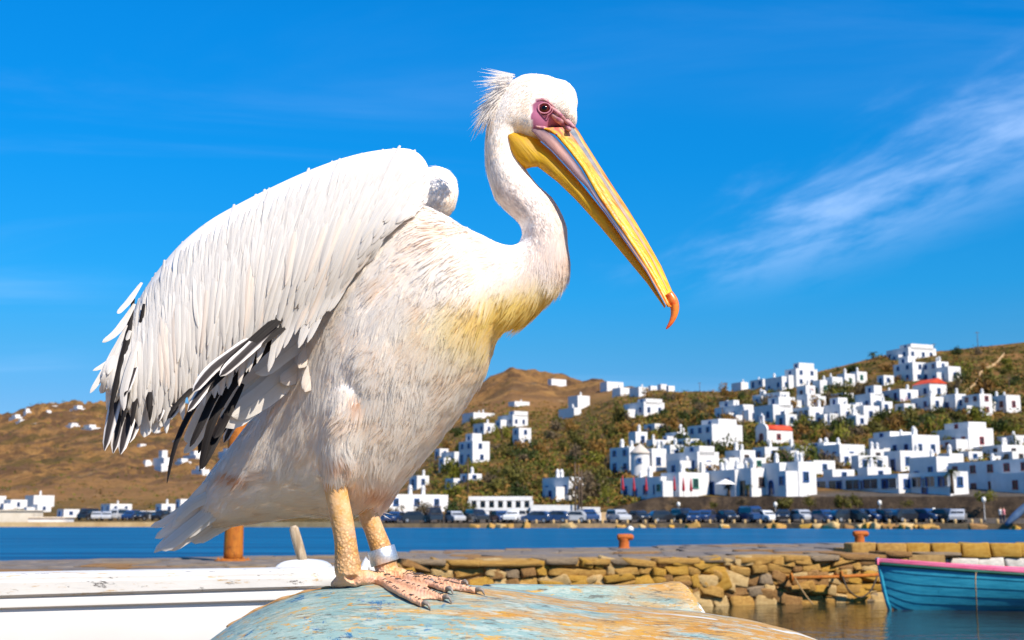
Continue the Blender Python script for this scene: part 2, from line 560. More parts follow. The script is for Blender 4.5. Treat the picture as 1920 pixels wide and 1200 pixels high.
# ---- legs and webbed feet
def foot(ankle, heel, toes, dy_ankle, leg):
    """toes: list of pixel polylines ending at the claw root; points lie on the boat"""
    parts = []
    m = MB()
    s = smooth_rows(leg, 5)
    m.tube([B(p[0], p[1], p[2]) for p in s], [p[3] * .001 for p in s], 18)
    parts.append(m)
    A = B(ankle[0], ankle[1], dy_ankle)
    if heel is not None:
        hp = heel
        mm = MB(); mm.tube([A, (A + hp) / 2 + Vector((0, 0, -.004)), hp], [.022, .013, .005], 10); parts.append(mm)
    lines = []
    for t in toes:
        pts = [A + Vector((.006, -.004, -.006))]
        for (px, py) in t:
            p = hull_hit(px, py)
            p.z = hull_z(p.x, p.y)
            pts.append(p)
        for i, p in enumerate(pts[1:]):
            p.z += .0085 - .003 * i / max(1, len(pts) - 2)
        dense = smooth_rows([tuple(p) for p in pts], 7)
        for d in dense[8:]:
            d[2] = max(d[2], hull_z(d[0], d[1]) + .004)
        nn_ = len(dense)
        rad = [lerp(.0165, .0058, min(1, i / (nn_ * .62))) * (1 + .10 * math.sin(i * 2.2)) for i in range(nn_)]
        mm = MB(); mm.tube([Vector(d) for d in dense], rad, 10); parts.append(mm)
        lines.append(dense)
    # webs between neighbouring toes
    for a, b in zip(lines, lines[1:]):
        nn_ = min(len(a), len(b))
        S = 6
        for side in (0,):
            vs, fs = [], []
            for i in range(nn_):
                pa, pb = Vector(a[i]), Vector(b[i])
                for j in range(S + 1):
                    u = j / S
                    dip = math.sin(math.pi * u)
                    ii = max(0.0, i - dip * 3.2 * (i / nn_))             # scalloped front edge
                    k0 = int(ii); fr = ii - k0; k1 = min(k0 + 1, nn_ - 1)
                    qa = Vector(a[k0]).lerp(Vector(a[k1]), fr); qb = Vector(b[k0]).lerp(Vector(b[k1]), fr)
                    q = qa.lerp(qb, u)
                    zt = hull_z(q.x, q.y) + .0035
                    far = min(1.0, i / (nn_ * .45))
                    q.z = lerp(q.z, max(zt, q.z - .006 * dip), far)
                    vs.append(q + Vector((0, 0, .0022)))
            n1 = len(vs)
            vs += [p - Vector((0, 0, .0052)) for p in vs]
            def I(i, j, lo):
                return i * (S + 1) + j + (n1 if lo else 0)
            for i in range(nn_ - 1):
                for j in range(S):
                    fs.append((I(i, j, 0), I(i + 1, j, 0), I(i + 1, j + 1, 0), I(i, j + 1, 0)))
                    fs.append((I(i, j, 1), I(i, j + 1, 1), I(i + 1, j + 1, 1), I(i + 1, j, 1)))
            for j in range(S):
                fs.append((I(0, j, 0), I(0, j + 1, 0), I(0, j + 1, 1), I(0, j, 1)))
                fs.append((I(nn_ - 1, j + 1, 0), I(nn_ - 1, j, 0), I(nn_ - 1, j, 1), I(nn_ - 1, j + 1, 1)))
            for i in range(nn_ - 1):
                fs.append((I(i + 1, 0, 0), I(i, 0, 0), I(i, 0, 1), I(i + 1, 0, 1)))
                fs.append((I(i, S, 0), I(i + 1, S, 0), I(i + 1, S, 1), I(i, S, 1)))
            mm = MB(); mm.add(vs, fs); parts.append(mm)
    return parts, lines
NL, FL = -.075, .02
near_leg = [(630, 850, -.09, 25), (627, 890, -.085, 22.5), (632, 930, -.08, 20.5), (641, 975, NL, 20.5), (647, 1010, NL, 20), (650, 1040, NL, 21.5), (652, 1062, NL, 24), (652, 1078, NL, 22)]
far_leg = [(689, 930, .015, 22), (691, 965, .015, 19), (702, 995, FL, 18.5), (713, 1025, FL, 20), (720, 1050, FL, 21.5), (726, 1070, FL, 21)]
hp1 = B(622, 1094, NL + .02); hp1.z = hull_z(hp1.x, hp1.y) + .005
n_parts, n_lines = foot((655, 1076), hp1, [[(700, 1094), (745, 1117), (793, 1139)], [(712, 1085), (770, 1108), (832, 1128)], [(718, 1082), (765, 1092), (806, 1099)]], NL, near_leg)
f_parts, f_lines = foot((726, 1068), None, [[(755, 1084), (800, 1100), (838, 1112)], [(770, 1084), (830, 1101), (893, 1114)], [(775, 1081), (820, 1089), (868, 1100)]], FL, far_leg)
lv, lf, ln = remesh(n_parts + f_parts, 0.0021, 5, 'leg_solid')

# ---- colours of the skin under the plumage, then one body mesh
def face_mask(px, py):
    """1 inside the bare skin round the eye (a wedge from behind the eye to the bill)"""
    poly = [(999, 196), (1004, 184), (1020, 184), (1038, 195), (1056, 209), (1080, 234), (1080, 250), (1040, 256), (1008, 248), (997, 240), (996, 214)]
    inside = np.zeros(px.shape, dtype=bool)
    j = len(poly) - 1
    for i in range(len(poly)):
        xi, yi = poly[i]; xj, yj = poly[j]
        c = ((yi > py) != (yj > py)) & (px < (xj - xi) * (py - yi) / (yj - yi + 1e-9) + xi)
        inside ^= c
        j = i
    return inside
bpx, bpy_ = to_px_np(bv)
bc = np.tile(np.array([0.97, 0.92, 0.87]), (len(bv), 1))
near = bv[:, 1] < BY - .115
fm = face_mask(bpx, bpy_) & near
bc[fm] = (0.36, 0.12, 0.21)
rng = np.random.default_rng(3)
# yellow bloom on the lower neck
def yellow_amt(px, py):
    d = ((px - 978) / 118) ** 2 + ((py - 572) / 70) ** 2
    e = np.exp(-d * 0.9)
    return np.clip(e * sstep(505, 575, py + (px - 960) * .25), 0, 1)
yb = yellow_amt(bpx, bpy_)[:, None]
bc = bc * (1 - yb * .8) + np.array([0.97, 0.86, 0.42]) * yb * .8
lc = np.tile(np.array([0.62, 0.36, 0.13]), (len(lv), 1))
k = NT('leg_skin', 0.5, 0.4)
v = k.coord('Object')
n1 = k.noise(v, 38, 5, 0.6)
sc_ = k.voro(v, 190)
sepz = k.n('ShaderNodeSeparateXYZ'); k.link(v, sepz.inputs[0])
c1 = k.mix(k.ramp(n1, 0.32, 0.62), (0.60, 0.31, 0.075), (0.68, 0.43, 0.22))
foot_f = k.ramp(sepz.outputs[2], 0.0, 0.035, 1.0, 0.0)
c1 = k.mix(k.math('MULTIPLY', foot_f, 0.9), c1, (0.70, 0.38, 0.24))
c1 = k.mix(k.ramp(k.noise(v, 140, 4, 0.7), 0.56, 0.68, 0, .5), c1, (0.74, 0.58, 0.40))
c1 = k.mix(k.ramp(k.noise(v, 22, 4, 0.6), .52, .66, 0, .6), c1, (0.66, 0.40, 0.30))
c1 = k.mix(k.math('MULTIPLY', k.ramp(sc_, .30, .46), k.math('MULTIPLY', k.ramp(sepz.outputs[2], .14, .05, .05, .6), k.ramp(sepz.outputs[2], .02, .035))), c1, (0.26, 0.13, 0.05))
c1 = k.mix(k.ramp(k.noise(v, 90, 5, 0.75), 0.62, 0.70, 0, .25), c1, (0.22, 0.12, 0.06))
k.base(c1)
k.bump(k.math('ADD', k.math('MULTIPLY', sc_, k.ramp(sepz.outputs[2], .16, .03, .15, 1.0)), k.math('MULTIPLY', n1, .8)), 0.6, 0.003)
k.b.inputs['Subsurface Weight'].default_value = 0.0
M_LEG = k.m
nb_ = len(bv)
allv = np.vstack([bv, lv]) - np.array(PEL, dtype=np.float32)
allf = bf + [tuple(i + nb_ for i in f) for f in lf]
body_o = link('body', mesh('body', allv, allf, [M_SKIN, M_LEG], True, np.vstack([bc, lc]), fmat=[0] * len(bf) + [1] * len(lf)), pelican)

# claws, dark toe scutes
k = simple('claw_horn', (0.20, 0.17, 0.145), 0.35, 0.3, 200)
M_CLAW = k
M_SCUTE = simple('dark_toe_scute', (0.045, 0.035, 0.03), 0.5, 0.3, 200)
for li, dense in enumerate(n_lines + f_lines):
    a, b_ = Vector(dense[-3]), Vector(dense[-1])
    d = (b_ - a).normalized()
    m = MB()
    s = .0145
    m.tube([b_ - d * .003, b_ + d * s * .45 + Vector((0, 0, .0045)), b_ + d * s * .9 + Vector((0, 0, .003)), b_ + d * s * 1.2 - Vector((0, 0, .0045))], [.0046, .0042, .0028, .0006], 9)
    m.build('claw', M_CLAW, pelican, True, off=PEL)
    m = MB()
    tot = len(dense)
    for q in range(6, tot * 4 - 6):
        i = q / 4.0
        if i < 5 or random.Random(li * 999 + q).random() < .45 + .3 * math.sin(i * .55 + li) ** 2:
            continue
        k0 = int(i); p = Vector(dense[k0]).lerp(Vector(dense[min(k0 + 1, tot - 1)]), i - k0)
        t = (Vector(dense[min(k0 + 1, tot - 1)]) - Vector(dense[k0])).normalized()
        w = t.cross(Vector((0, 0, 1))).normalized()
        up = w.cross(t)
        r = lerp(.0165, .0058, min(1, i / (tot * .62))) * (1 + .10 * math.sin(i * 2.2))
        wid = r * .62
        r = r * .99 + .0006
        m.tube([p + w * -wid + up * (r * .80), p + w * (-wid * .4) + up * r * 1.02, p + w * wid * .4 + up * r * 1.02, p + w * wid + up * (r * .80)], [.0003, .00085, .00085, .0003], 5)
    if m.v:
        m.build('toe_scales', M_SCUTE, pelican, True, off=PEL, kind='stuff')
# metal ring on the far leg
k = NT('brushed_aluminium', 0.38, 0.5)
v = k.coord('Object')
k.base(k.mix(k.ramp(k.noise(v, 300, 4), 0.4, 0.7), (0.62, 0.61, 0.60), (0.80, 0.79, 0.77)))
k.b.inputs['Metallic'].default_value = 0.85
k.bump(k.noise(v, 420, 3), 0.35, 0.002)
M_ALU = k.m
a0, a1 = B(714, 1028, FL), B(722, 1056, FL)
axis = (a1 - a0)
m = MB()
rings = []
ax = axis.normalized(); e1 = ax.cross(Vector((0, 1, 0))).normalized(); e2 = ax.cross(e1)
for t, r in ((0.0, .0232), (0.0, .0252), (.05, .0262), (.95, .0268), (1.0, .0258), (1.0, .0236)):
    rings.append([a0 + axis * t + (e1 * math.cos(w) + e2 * math.sin(w)) * r for w in [2 * math.pi * i / 36 for i in range(36)]])
m.loft(rings, cap=False)
o = m.build('leg_band', M_ALU, pelican, True, off=PEL)
autosmooth(o.data, 50)
o['label'] = 'silver metal identification ring round the ankle'

# ---- plumage blades
FLOW = np.array([
    (1010, 160, -.9, .1), (960, 190, -.8, .6), (925, 220, -.2, 1), (1060, 190, -.6, .5), (1000, 235, -.4, .9), (940, 300, .1, 1), (960, 370, .5, .85), (1020, 420, .5, .85), (1040, 470, 0, 1), (1035, 520, -.35, .95),
    (985, 560, -.5, .85), (925, 480, -.85, .4), (925, 580, -.5, .85), (825, 420, -.9, .45), (765, 430, -.8, .6), (850, 520, -.72, .65), (750, 520, -.6, .8), (650, 560, -.6, .8),
    (885, 640, -.3, .95), (905, 700, -.3, .95), (780, 650, -.3, .95), (850, 800, -.25, .95), (760, 800, -.25, .97), (700, 900, .05, 1), (770, 880, -.15, 1), (640, 860, .08, 1), (600, 700, -.4, .9),
    (560, 800, -.6, .8), (500, 900, -.9, .4), (600, 930, -.85, .2), (420, 920, -.75, .65), (520, 760, -.7, .7), (830, 340, -.2, 1), (845, 390, -.3, 1)], dtype=float)
def flow_at(px, py):
    d2 = (px[:, None] - FLOW[None, :, 0]) ** 2 + (py[:, None] - FLOW[None, :, 1]) ** 2
    w = 1.0 / (d2 + 400.0) ** 1.5
    w /= w.sum(1, keepdims=True)
    return w @ FLOW[:, 2], w @ FLOW[:, 3]
tri = []
for f in bf:
    for i in range(1, len(f) - 1):
        tri.append((f[0], f[i], f[i + 1]))
tri = np.array(tri)
A_, B_, C_ = bv[tri[:, 0]], bv[tri[:, 1]], bv[tri[:, 2]]
area = np.linalg.norm(np.cross(B_ - A_, C_ - A_), axis=1) / 2
cen = (A_ + B_ + C_) / 3
cpx, cpy = to_px_np(cen)
def is_neck(px, py):
    return sstep(900, 960, px) * (1 - sstep(470, 560, py))
nk = is_neck(cpx, cpy)
facen = (bn[tri[:, 0]])
visible = np.where(facen[:, 1] > .45, 0.45, 1.0)
wgt = area * (1 + nk * 3.0) * visible
NB = 95000
pick = rng.choice(len(tri), NB, p=wgt / wgt.sum())
r1, r2 = np.sqrt(rng.random(NB)), rng.random(NB)
pos = A_[pick] * (1 - r1)[:, None] + B_[pick] * (r1 * (1 - r2))[:, None] + C_[pick] * (r1 * r2)[:, None]
nor = bn[tri[pick, 0]] * (1 - r1)[:, None] + bn[tri[pick, 1]] * (r1 * (1 - r2))[:, None] + bn[tri[pick, 2]] * (r1 * r2)[:, None]
nor /= np.linalg.norm(nor, axis=1, keepdims=True)
ppx, ppy = to_px_np(pos)
keep = ~(face_mask(ppx, ppy) & (pos[:, 1] < BY - .115))
# no feathers where the bill and pouch sit
keep &= ~((ppx > 1060) & (ppy > 243) & (ppy < 262))
pos, nor, ppx, ppy = pos[keep], nor[keep], ppx[keep], ppy[keep]
N = len(pos)
fx, fy = flow_at(ppx, ppy)
# waves and tufts: direction wanders slowly over the body
def vnoise(p, s, seed):
    return np.array([noise.noise(Vector((q[0] * s + seed, q[1] * s, q[2] * s))) for q in p])
w1 = vnoise(pos, 22.0, 3.0); w2 = vnoise(pos, 60.0, 11.0); w3 = vnoise(pos, 42.0, 31.0)
nkp = is_neck(ppx, ppy)
ang = (w1 * .55 + w2 * .34) * (1 - .7 * nkp) + rng.normal(0, .10, N)
ca, sa = np.cos(ang), np.sin(ang)
dx, dz = fx * ca - fy * sa, -(fx * sa + fy * ca)
d = np.stack([dx, np.zeros(N), dz], 1)
t = d - nor * np.sum(d * nor, 1, keepdims=True)
t /= np.linalg.norm(t, axis=1, keepdims=True) + 1e-6
head = sstep(900, 940, ppx) * (1 - sstep(300, 360, ppy))
L = lerp(.032, .0085, np.clip(nkp, 0, 1))
L = lerp(L, .0075, head)
throat = np.maximum(np.exp(-(((ppx - 975) / 80) ** 2 + ((ppy - 575) / 46) ** 2)), .8 * np.exp(-(((ppx - 1050) / 34) ** 2 + ((ppy - 500) / 50) ** 2)))
L = lerp(L, .040, np.clip(throat * 1.2, 0, 1))
farsh = np.exp(-(((ppx - 830) / 45) ** 2 + ((ppy - 360) / 50) ** 2)) * (pos[:, 1] > BY - .02)
L = lerp(L, .010, np.clip(farsh * 1.6, 0, 1))
L = L * rng.uniform(.65, 1.35, N) * (1 + .35 * w3)
W = np.where(nkp > .5, .0011, .0018) * rng.uniform(.6, 1.4, N)
W = lerp(W, .0014, np.clip(throat * 1.2, 0, 1))
lift = (.012 + .055 * np.clip(w3 + .15, 0, 1) + rng.uniform(0, .03, N)) * L
lift = lift * (1 - .55 * nkp) + L * (.09 * np.clip(throat, 0, 1) + .05 * sstep(560, 700, ppy) * sstep(640, 760, ppx))
side = np.cross(nor, t)
roll = rng.normal(0, .25, N)
sv = side * np.cos(roll)[:, None] + nor * np.sin(roll)[:, None]
root = pos - nor * .0012
mid = pos + t * (L * .45)[:, None] + nor * (lift * .8)[:, None]
tip = pos + t * L[:, None] + nor * (lift * 1.0)[:, None]
tip[:, 2] -= L * .03
Wc = W[:, None]
verts = np.stack([root - sv * Wc * .6, root + sv * Wc * .6, mid - sv * Wc, mid + sv * Wc, tip], 1).reshape(-1, 3)
base_i = np.arange(N) * 5
faces = []
q4 = np.stack([base_i + 2, base_i + 3, base_i + 1, base_i], 1).tolist()
q3 = np.stack([base_i + 4, base_i + 3, base_i + 2], 1).tolist()
yel = yellow_amt(ppx, ppy)[:, None]
base_c = np.array([0.985, 0.962, 0.935])[None, :] * np.ones((N, 1))
pink = np.clip(rng.random(N) * .75 + w1 * .8 + w2 * .3 - .36, 0, .8)[:, None]
base_c = base_c * (1 - pink) + np.array([0.985, 0.875, 0.765]) * pink
# stains: orange near the leg tops, the flank and the tail root
for (sx, sy, rx, ry, am) in [(450, 890, 26, 9, .8), (640, 862, 26, 12, .45), (720, 915, 40, 22, .35), (672, 745, 10, 10, .6), (905, 590, 26, 40, .25), (820, 440, 60, 30, .12)]:
    s_ = am * np.exp(-(((ppx - sx) * .92 + (ppy - sy) * -.3) / rx) ** 2 - ((ppy - sy) / ry) ** 2)[:, None]
    base_c = base_c * (1 - s_) + np.array([0.80, 0.45, 0.18]) * s_
neckpink = (np.clip(nkp, 0, 1) * (1 - head) * .25)[:, None]
base_c = base_c * (1 - neckpink) + np.array([0.82, 0.70, 0.68]) * neckpink
yv = np.clip(yel * (.95 + .6 * rng.random((N, 1))), 0, 1) * .9
base_c = base_c * (1 - yv) + np.array([0.985, 0.86, 0.34]) * yv
rootc = base_c * np.array([1.0, 0.955, 0.91])
cols = np.stack([rootc, rootc, base_c, base_c, base_c], 1).reshape(-1, 3)
pm = mesh('body_plumage', verts - np.array(PEL), q4 + q3, M_PLUME, True, cols)
bl_n = nor * np.cos(roll)[:, None] - side * np.sin(roll)[:, None]
cn = nor * .86 + bl_n * .14 - t * .03
cn /= np.linalg.norm(cn, axis=1, keepdims=True)
set_normals(pm, np.repeat(cn, 5, axis=0))
link('body_plumage', pm, pelican, kind='stuff')

# ---- crest on the nape
m_v, m_f, m_c = [], [], []
rr = random.Random(5)
for i in range(260):
    a = rr.random()
    sx, sy = lerp(962, 922, a) + rr.uniform(-6, 6), lerp(142, 205, a) + rr.uniform(-6, 6)
    dyy = -.13 + rr.uniform(-.03, .03)
    ln_ = lerp(44, 54, a) * rr.uniform(.4, 1.45)
    ang0 = lerp(math.radians(176), math.radians(238), a) + rr.uniform(-.22, .22)
    pts = []
    x, y, an = sx, sy, ang0
    for s_ in range(6):
        pts.append(B(x, y, dyy - .004 * s_ * rr.uniform(0, 1)))
        x += math.cos(an) * ln_ / 5; y -= math.sin(an) * ln_ / 5
        an += rr.uniform(.0, .12) * (1 if a > .25 else -.2)
    k0 = len(m_v)
    w0 = rr.uniform(.0008, .0017)
    for s_, p in enumerate(pts):
        ww = w0 * (1 - (s_ / 5) ** 1.6) + .00012
        dv = (pts[min(s_ + 1, 5)] - pts[max(s_ - 1, 0)]).normalized()
        nv = dv.cross(Vector((0, 1, 0))).normalized()
        m_v += [p + nv * ww, p - nv * ww + Vector((0, .001, 0))]
        m_c += [(0.87, 0.83, 0.79)] * 2
    for s_ in range(5):
        m_f.append((k0 + 2 * s_, k0 + 2 * s_ + 1, k0 + 2 * s_ + 3, k0 + 2 * s_ + 2))
link('crest', mesh('crest', [p - PEL for p in m_v], m_f, M_PLUME, True, m_c), pelican, kind='stuff')

# ---- feathers of the wings and tail
def feather(pts, width, matl, parent, name='feather', roll=0.0, camber=.16, tip=.5, n=9, seed=0, joined=None, nrm=None):
    """pts: world points root..tip (3 or more); width in m; a cambered blade with a rounded tip"""
    rows_ = np.array(smooth_rows([tuple(p) for p in pts], max(3, n // (len(pts) - 1))))
    m_ = len(rows_)
    r = random.Random(seed)
    vs, uv, fs = [], [], []
    nrm0 = Vector((0, -1, 0)) if nrm is None else nrm
    K = 5
    ph = r.uniform(0, 6)
    for i in range(m_):
        s_ = i / (m_ - 1)
        p = Vector(rows_[i])
        tg = Vector(rows_[min(i + 1, m_ - 1)] - rows_[max(i - 1, 0)]).normalized()
        sd = tg.cross(nrm0).normalized()
        nn_ = sd.cross(tg).normalized()
        if nn_.dot(nrm0) < 0:
            nn_ = -nn_
        R = Matrix.Rotation(roll + .12 * math.sin(s_ * 3 + ph), 3, tg)
        sd, nn_ = R @ sd, R @ nn_
        w = width * min(1.0, .45 + s_ * 1.7) * max(0.02, (1 - max(0.0, (s_ - tip) / (1 - tip)) ** 2.4)) ** .6
        for j in range(K):
            u = -1 + 2 * j / (K - 1)
            wob = 1 + .07 * math.sin(s_ * 11 + ph + j * 2.1)
            vs.append(p + sd * (w * .5 * u * wob) + nn_ * (width * camber * (1 - u * u)))
            uv.append((u, s_))
    for i in range(m_ - 1):
        for j in range(K - 1):
            a = i * K + j
            fs.append((a, a + 1, a + K + 1, a + K))
    if joined is not None:
        joined.append((vs, fs, uv))
        return None
    me = mesh(name, [p - PEL for p in vs], fs, matl, True, uvs=uv)
    return link(name, me, parent)
# near wing: pairs of leading-edge and trailing-edge points
WL = [(796, 388), (806, 348), (800, 306), (770, 280), (716, 281), (655, 293), (588, 316), (520, 346), (452, 380), (392, 414), (340, 456), (300, 502), (268, 548), (246, 592), (230, 634)]
WT = [(757, 408), (712, 458), (672, 512), (636, 550), (600, 575), (560, 600), (512, 628), (468, 655), (428, 692), (388, 722), (348, 752), (308, 782), (266, 800), (222, 786), (190, 735)]
wl, wt_ = np.array(smooth_rows(WL, 6)), np.array(smooth_rows(WT, 6))
def wing_px(u, v):
    i = min(max(u, 0), 1) * (len(wl) - 1)
    k0 = int(i); k1 = min(k0 + 1, len(wl) - 1); fr = i - k0
    a = wl[k0] * (1 - fr) + wl[k1] * fr
    b = wt_[k0] * (1 - fr) + wt_[k1] * fr
    # flow lines bow outwards a little
    q = a * (1 - v) + b * v
    bow = 14 * math.sin(math.pi * min(1, max(0, v))) * (1 if u > .15 else u / .15)
    return q[0] - bow * .5, q[1] + 0
def wing_mid(px, v):
    return -.085 - .075 * min(1, v) - (770 - px) * .00012 - .045 * math.sin(math.pi * min(1, max(0, v)))
def wing_th(u, v):
    e = min(1.0, v / .16)
    return .042 * math.sqrt(max(0, 1 - (1 - e) ** 2)) * lerp(1.0, .18, min(1, max(0, (v - .1) / .9))) * lerp(1.0, .5, u) * math.sqrt(min(1.0, max(.0, u) / .05))
def wing_pt(u, v, off=0.0):
    px, py = wing_px(u, v)
    return B(px, py, wing_mid(px, v) - wing_th(u, min(v, 1)) - off)
# the flesh of the wing under the feathers
U, V = 60, 22
front, back = [], []
for i in range(U + 1):
    for j in range(V + 1):
        u, v_ = i / U, j / V * .80
        px, py = wing_px(u, v_)
        front.append(B(px, py, wing_mid(px, v_) - wing_th(u, v_) + .001))
        back.append(B(px, py, wing_mid(px, v_) + wing_th(u, v_) * .8 + .003))
g = MB()
fs = []
nf = len(front)
for i in range(U):
    for j in range(V):
        a, b_, c, d_ = i * (V + 1) + j, (i + 1) * (V + 1) + j, (i + 1) * (V + 1) + j + 1, i * (V + 1) + j + 1
        fs.append((a, b_, c, d_)); fs.append((a + nf, d_ + nf, c + nf, b_ + nf))
for i in range(U):
    a, b_ = i * (V + 1), (i + 1) * (V + 1)
    fs.append((b_, a, a + nf, b_ + nf))
    fs.append((a + V, b_ + V, b_ + V + nf, a + V + nf))
for j in range(V):
    fs.append((j, j + 1, j + 1 + nf, j + nf))
    e = U * (V + 1)
    fs.append((e + j + 1, e + j, e + j + nf, e + j + 1 + nf))
vsw = [p - PEL for p in front + back]
wing = link('wing', mesh('wing', vsw, fs, M_SKIN, True, np.tile([0.82, 0.77, 0.72], (len(vsw), 1))), pelican)
wing['label'] = 'half-spread drooping wing with white coverts and black flight feathers'
rr = random.Random(21)
def wing_feather(u, v0, dv, width, matl, off=.003, raise_=.010, joined=None, sway=0.0, seed=0, tip=.55):
    pts = []
    for i in range(5):
        s_ = i / 4
        v_ = v0 + dv * s_
        uu = u + sway * s_ * s_
        pts.append(wing_pt(uu, v_, (off + raise_ * s_) if i else off - .010))
    feather(pts, width, matl, wing, 'feather', rr.uniform(-.26, .16), .08 + rr.uniform(0, .07), tip, 9, seed, joined)
# small coverts over the shoulder: too many and too small to pick apart
lesser = []
for row in range(11):
    v0 = .012 + row * .035
    n_ = 74 + row
    for i in range(n_):
        u = (i + .5 * (row % 2) + rr.uniform(-.5, .5)) / n_
        if u < .025:
            continue
        wing_feather(u, v0 + rr.uniform(-.028, .03), (.22 + .16 * rr.random() + .016 * row) * (.7 if u < .15 else 1), (.0080 + .0007 * row + rr.uniform(0, .0025)), None, .0004, .0032 + .0003 * row, lesser, rr.uniform(-.008, .014), rr.random(), .25)
vs_, fs_, uv_ = [], [], []
for a, b_, c in lesser:
    k0 = len(vs_)
    vs_ += [p - PEL for p in a]; uv_ += c
    fs_ += [tuple(q + k0 for q in f) for f in b_]
link('lesser_coverts', mesh('lesser_coverts', vs_, fs_, M_FW, True, uvs=uv_), wing, kind='stuff')
# median and greater coverts, each a feather of its own
sd_ = 0
for row, (v0, dv, n_, wd) in enumerate([(.26, .56, 52, .0145), (.38, .60, 50, .0155), (.50, .58, 46, .0170), (.63, .50, 42, .0185)]):
    for i in range(n_):
        u = (i + .5 * (row % 2) + rr.uniform(-.3, .3)) / n_
        if u < .05 or (row >= 2 and u < .12):
            continue
        sd_ += 1
        matl = M_FP if rr.random() < .16 else M_FW
        ln_ = dv * rr.uniform(.72, 1.12)
        if u < .2:
            ln_ *= .7
        if u > .72 and row >= 2:
            ln_ *= lerp(1.0, .62, min(1, (u - .72) / .15))
            if row == 3 and rr.random() < .45:
                continue
        if row == 3 and (.80 < u < .97) and rr.random() < .5:
            matl = M_FG
        wing_feather(u, v0 + rr.uniform(-.06, .06), ln_, wd * rr.uniform(.8, 1.15) * lerp(1.0, .85, u), matl, .0015, .0085, None, rr.uniform(-.008, .026), sd_, .38)
# flight feathers, placed one by one: pixel points root..tip, width px, material, depth
FLIGHT = [
    ([(640, 520), (545, 590), (440, 672), (372, 750), (330, 830), (313, 906)], 15, M_FD, -.100),
    ([(650, 520), (560, 590), (470, 660), (410, 730), (375, 800), (356, 838)], 17, M_FD, -.092),
    ([(655, 525), (575, 590), (490, 660), (430, 730), (395, 800), (374, 884)], 20, M_FD, -.080),
    ([(610, 540), (520, 602), (430, 672), (365, 725), (328, 762), (313, 788)], 12, M_FD, -.108),
    ([(660, 520), (600, 560), (530, 610), (470, 655), (430, 690)], 22, M_FD, -.150),
    ([(655, 512), (590, 548), (520, 600), (450, 660), (410, 700)], 20, M_FD, -.155),
    ([(640, 530), (560, 590), (480, 650), (420, 700), (380, 745)], 16, M_FD, -.140),
    ([(560, 585), (500, 625), (450, 670), (412, 705)], 20, M_FG, -.168),
    ([(510, 610), (455, 650), (400, 690), (362, 735)], 20, M_FG, -.160),
    ([(470, 640), (420, 690), (385, 725), (352, 772)], 18, M_FG, -.150),
    ([(430, 770), (415, 795), (402, 822)], 20, M_FD, -.070),
    ([(455, 720), (425, 780), (400, 830), (378, 880)], 20, M_FD, -.062),
    # white axillaries under the arm
    ([(570, 600), (530, 660), (480, 710), (430, 742), (395, 748)], 42, M_FW, -.062),
    ([(600, 600), (550, 670), (495, 730), (440, 778), (412, 790)], 48, M_FW, -.070),
    ([(610, 610), (570, 670), (520, 720), (470, 760), (435, 782)], 44, M_FW, -.078),
    ([(625, 600), (590, 660), (555, 700), (525, 716)], 34, M_FP, -.092),
    ([(600, 595), (560, 640), (510, 680), (478, 700)], 34, M_FW, -.098),
    ([(640, 560), (610, 610), (580, 660), (560, 690)], 26, M_FP, -.120),
    ([(660, 545), (636, 590), (612, 640), (600, 662)], 24, M_FP, -.140),
    ([(645, 570), (612, 640), (585, 700), (572, 735)], 26, M_FP, -.132),
    ([(500, 690), (450, 720), (410, 740), (385, 738)], 30, M_FW, -.055),
    ([(440, 700), (400, 760), (370, 820), (345, 850)], 18, M_FW, -.050),
    ([(420, 700), (385, 760), (360, 810), (350, 830)], 22, M_FW, -.045),
    # short scapular tips beside the dark ones
    # primaries at the wing tip
    ([(262, 600), (240, 680), (215, 760), (196, 845)], 21, M_FG, -.060),
    ([(275, 610), (255, 690), (230, 770), (212, 850)], 20, M_FG, -.052),
    ([(290, 620), (268, 700), (243, 780), (226, 852)], 23, M_FG, -.056),
    ([(300, 640), (280, 710), (258, 780), (243, 830)], 20, M_FG, -.048),
    ([(315, 650), (298, 720), (280, 780), (270, 820)], 26, M_FW, -.046),
    ([(330, 660), (312, 720), (296, 780), (288, 812)], 26, M_FW, -.050),
    ([(300, 620), (286, 680), (280, 730), (278, 775)], 15, M_FD, -.078),
    ([(262, 610), (248, 670), (238, 720), (234, 742)], 14, M_FD, -.082),
    ([(280, 600), (262, 660), (250, 700), (240, 735)], 13, M_FG, -.080),
    ([(250, 560), (238, 640), (222, 700), (205, 780)], 15, M_FD, -.070),
    ([(270, 570), (256, 650), (240, 730), (228, 800)], 15, M_FD, -.074),
    ([(292, 590), (272, 670), (256, 740), (246, 800)], 14, M_FD, -.072),
    ([(310, 610), (292, 680), (284, 740), (281, 790)], 15, M_FD, -.070),
    ([(330, 640), (318, 700), (306, 750), (298, 790)], 16, M_FG, -.066),
    ([(345, 660), (330, 720), (314, 775), (300, 800)], 22, M_FW, -.058),
    ([(365, 665), (348, 715), (330, 760), (316, 785)], 20, M_FG, -.062),
    ([(238, 610), (215, 660), (190, 705), (169, 737)], 12, M_FW, -.050),
    ([(248, 600), (226, 650), (203, 680), (174, 695)], 11, M_FW, -.040),
    ([(252, 570), (232, 605), (212, 628), (192, 642)], 12, M_FW, -.046),
    ([(244, 620), (226, 670), (210, 710), (200, 730)], 13, M_FW, -.056),
    ([(258, 640), (240, 700), (232, 740), (232, 770)], 14, M_FW, -.086),
    ([(266, 530), (245, 560), (228, 580), (220, 588)], 10, M_FW, -.050),
    ([(240, 640), (220, 700), (205, 735), (203, 748)], 11, M_FW, -.044),
]
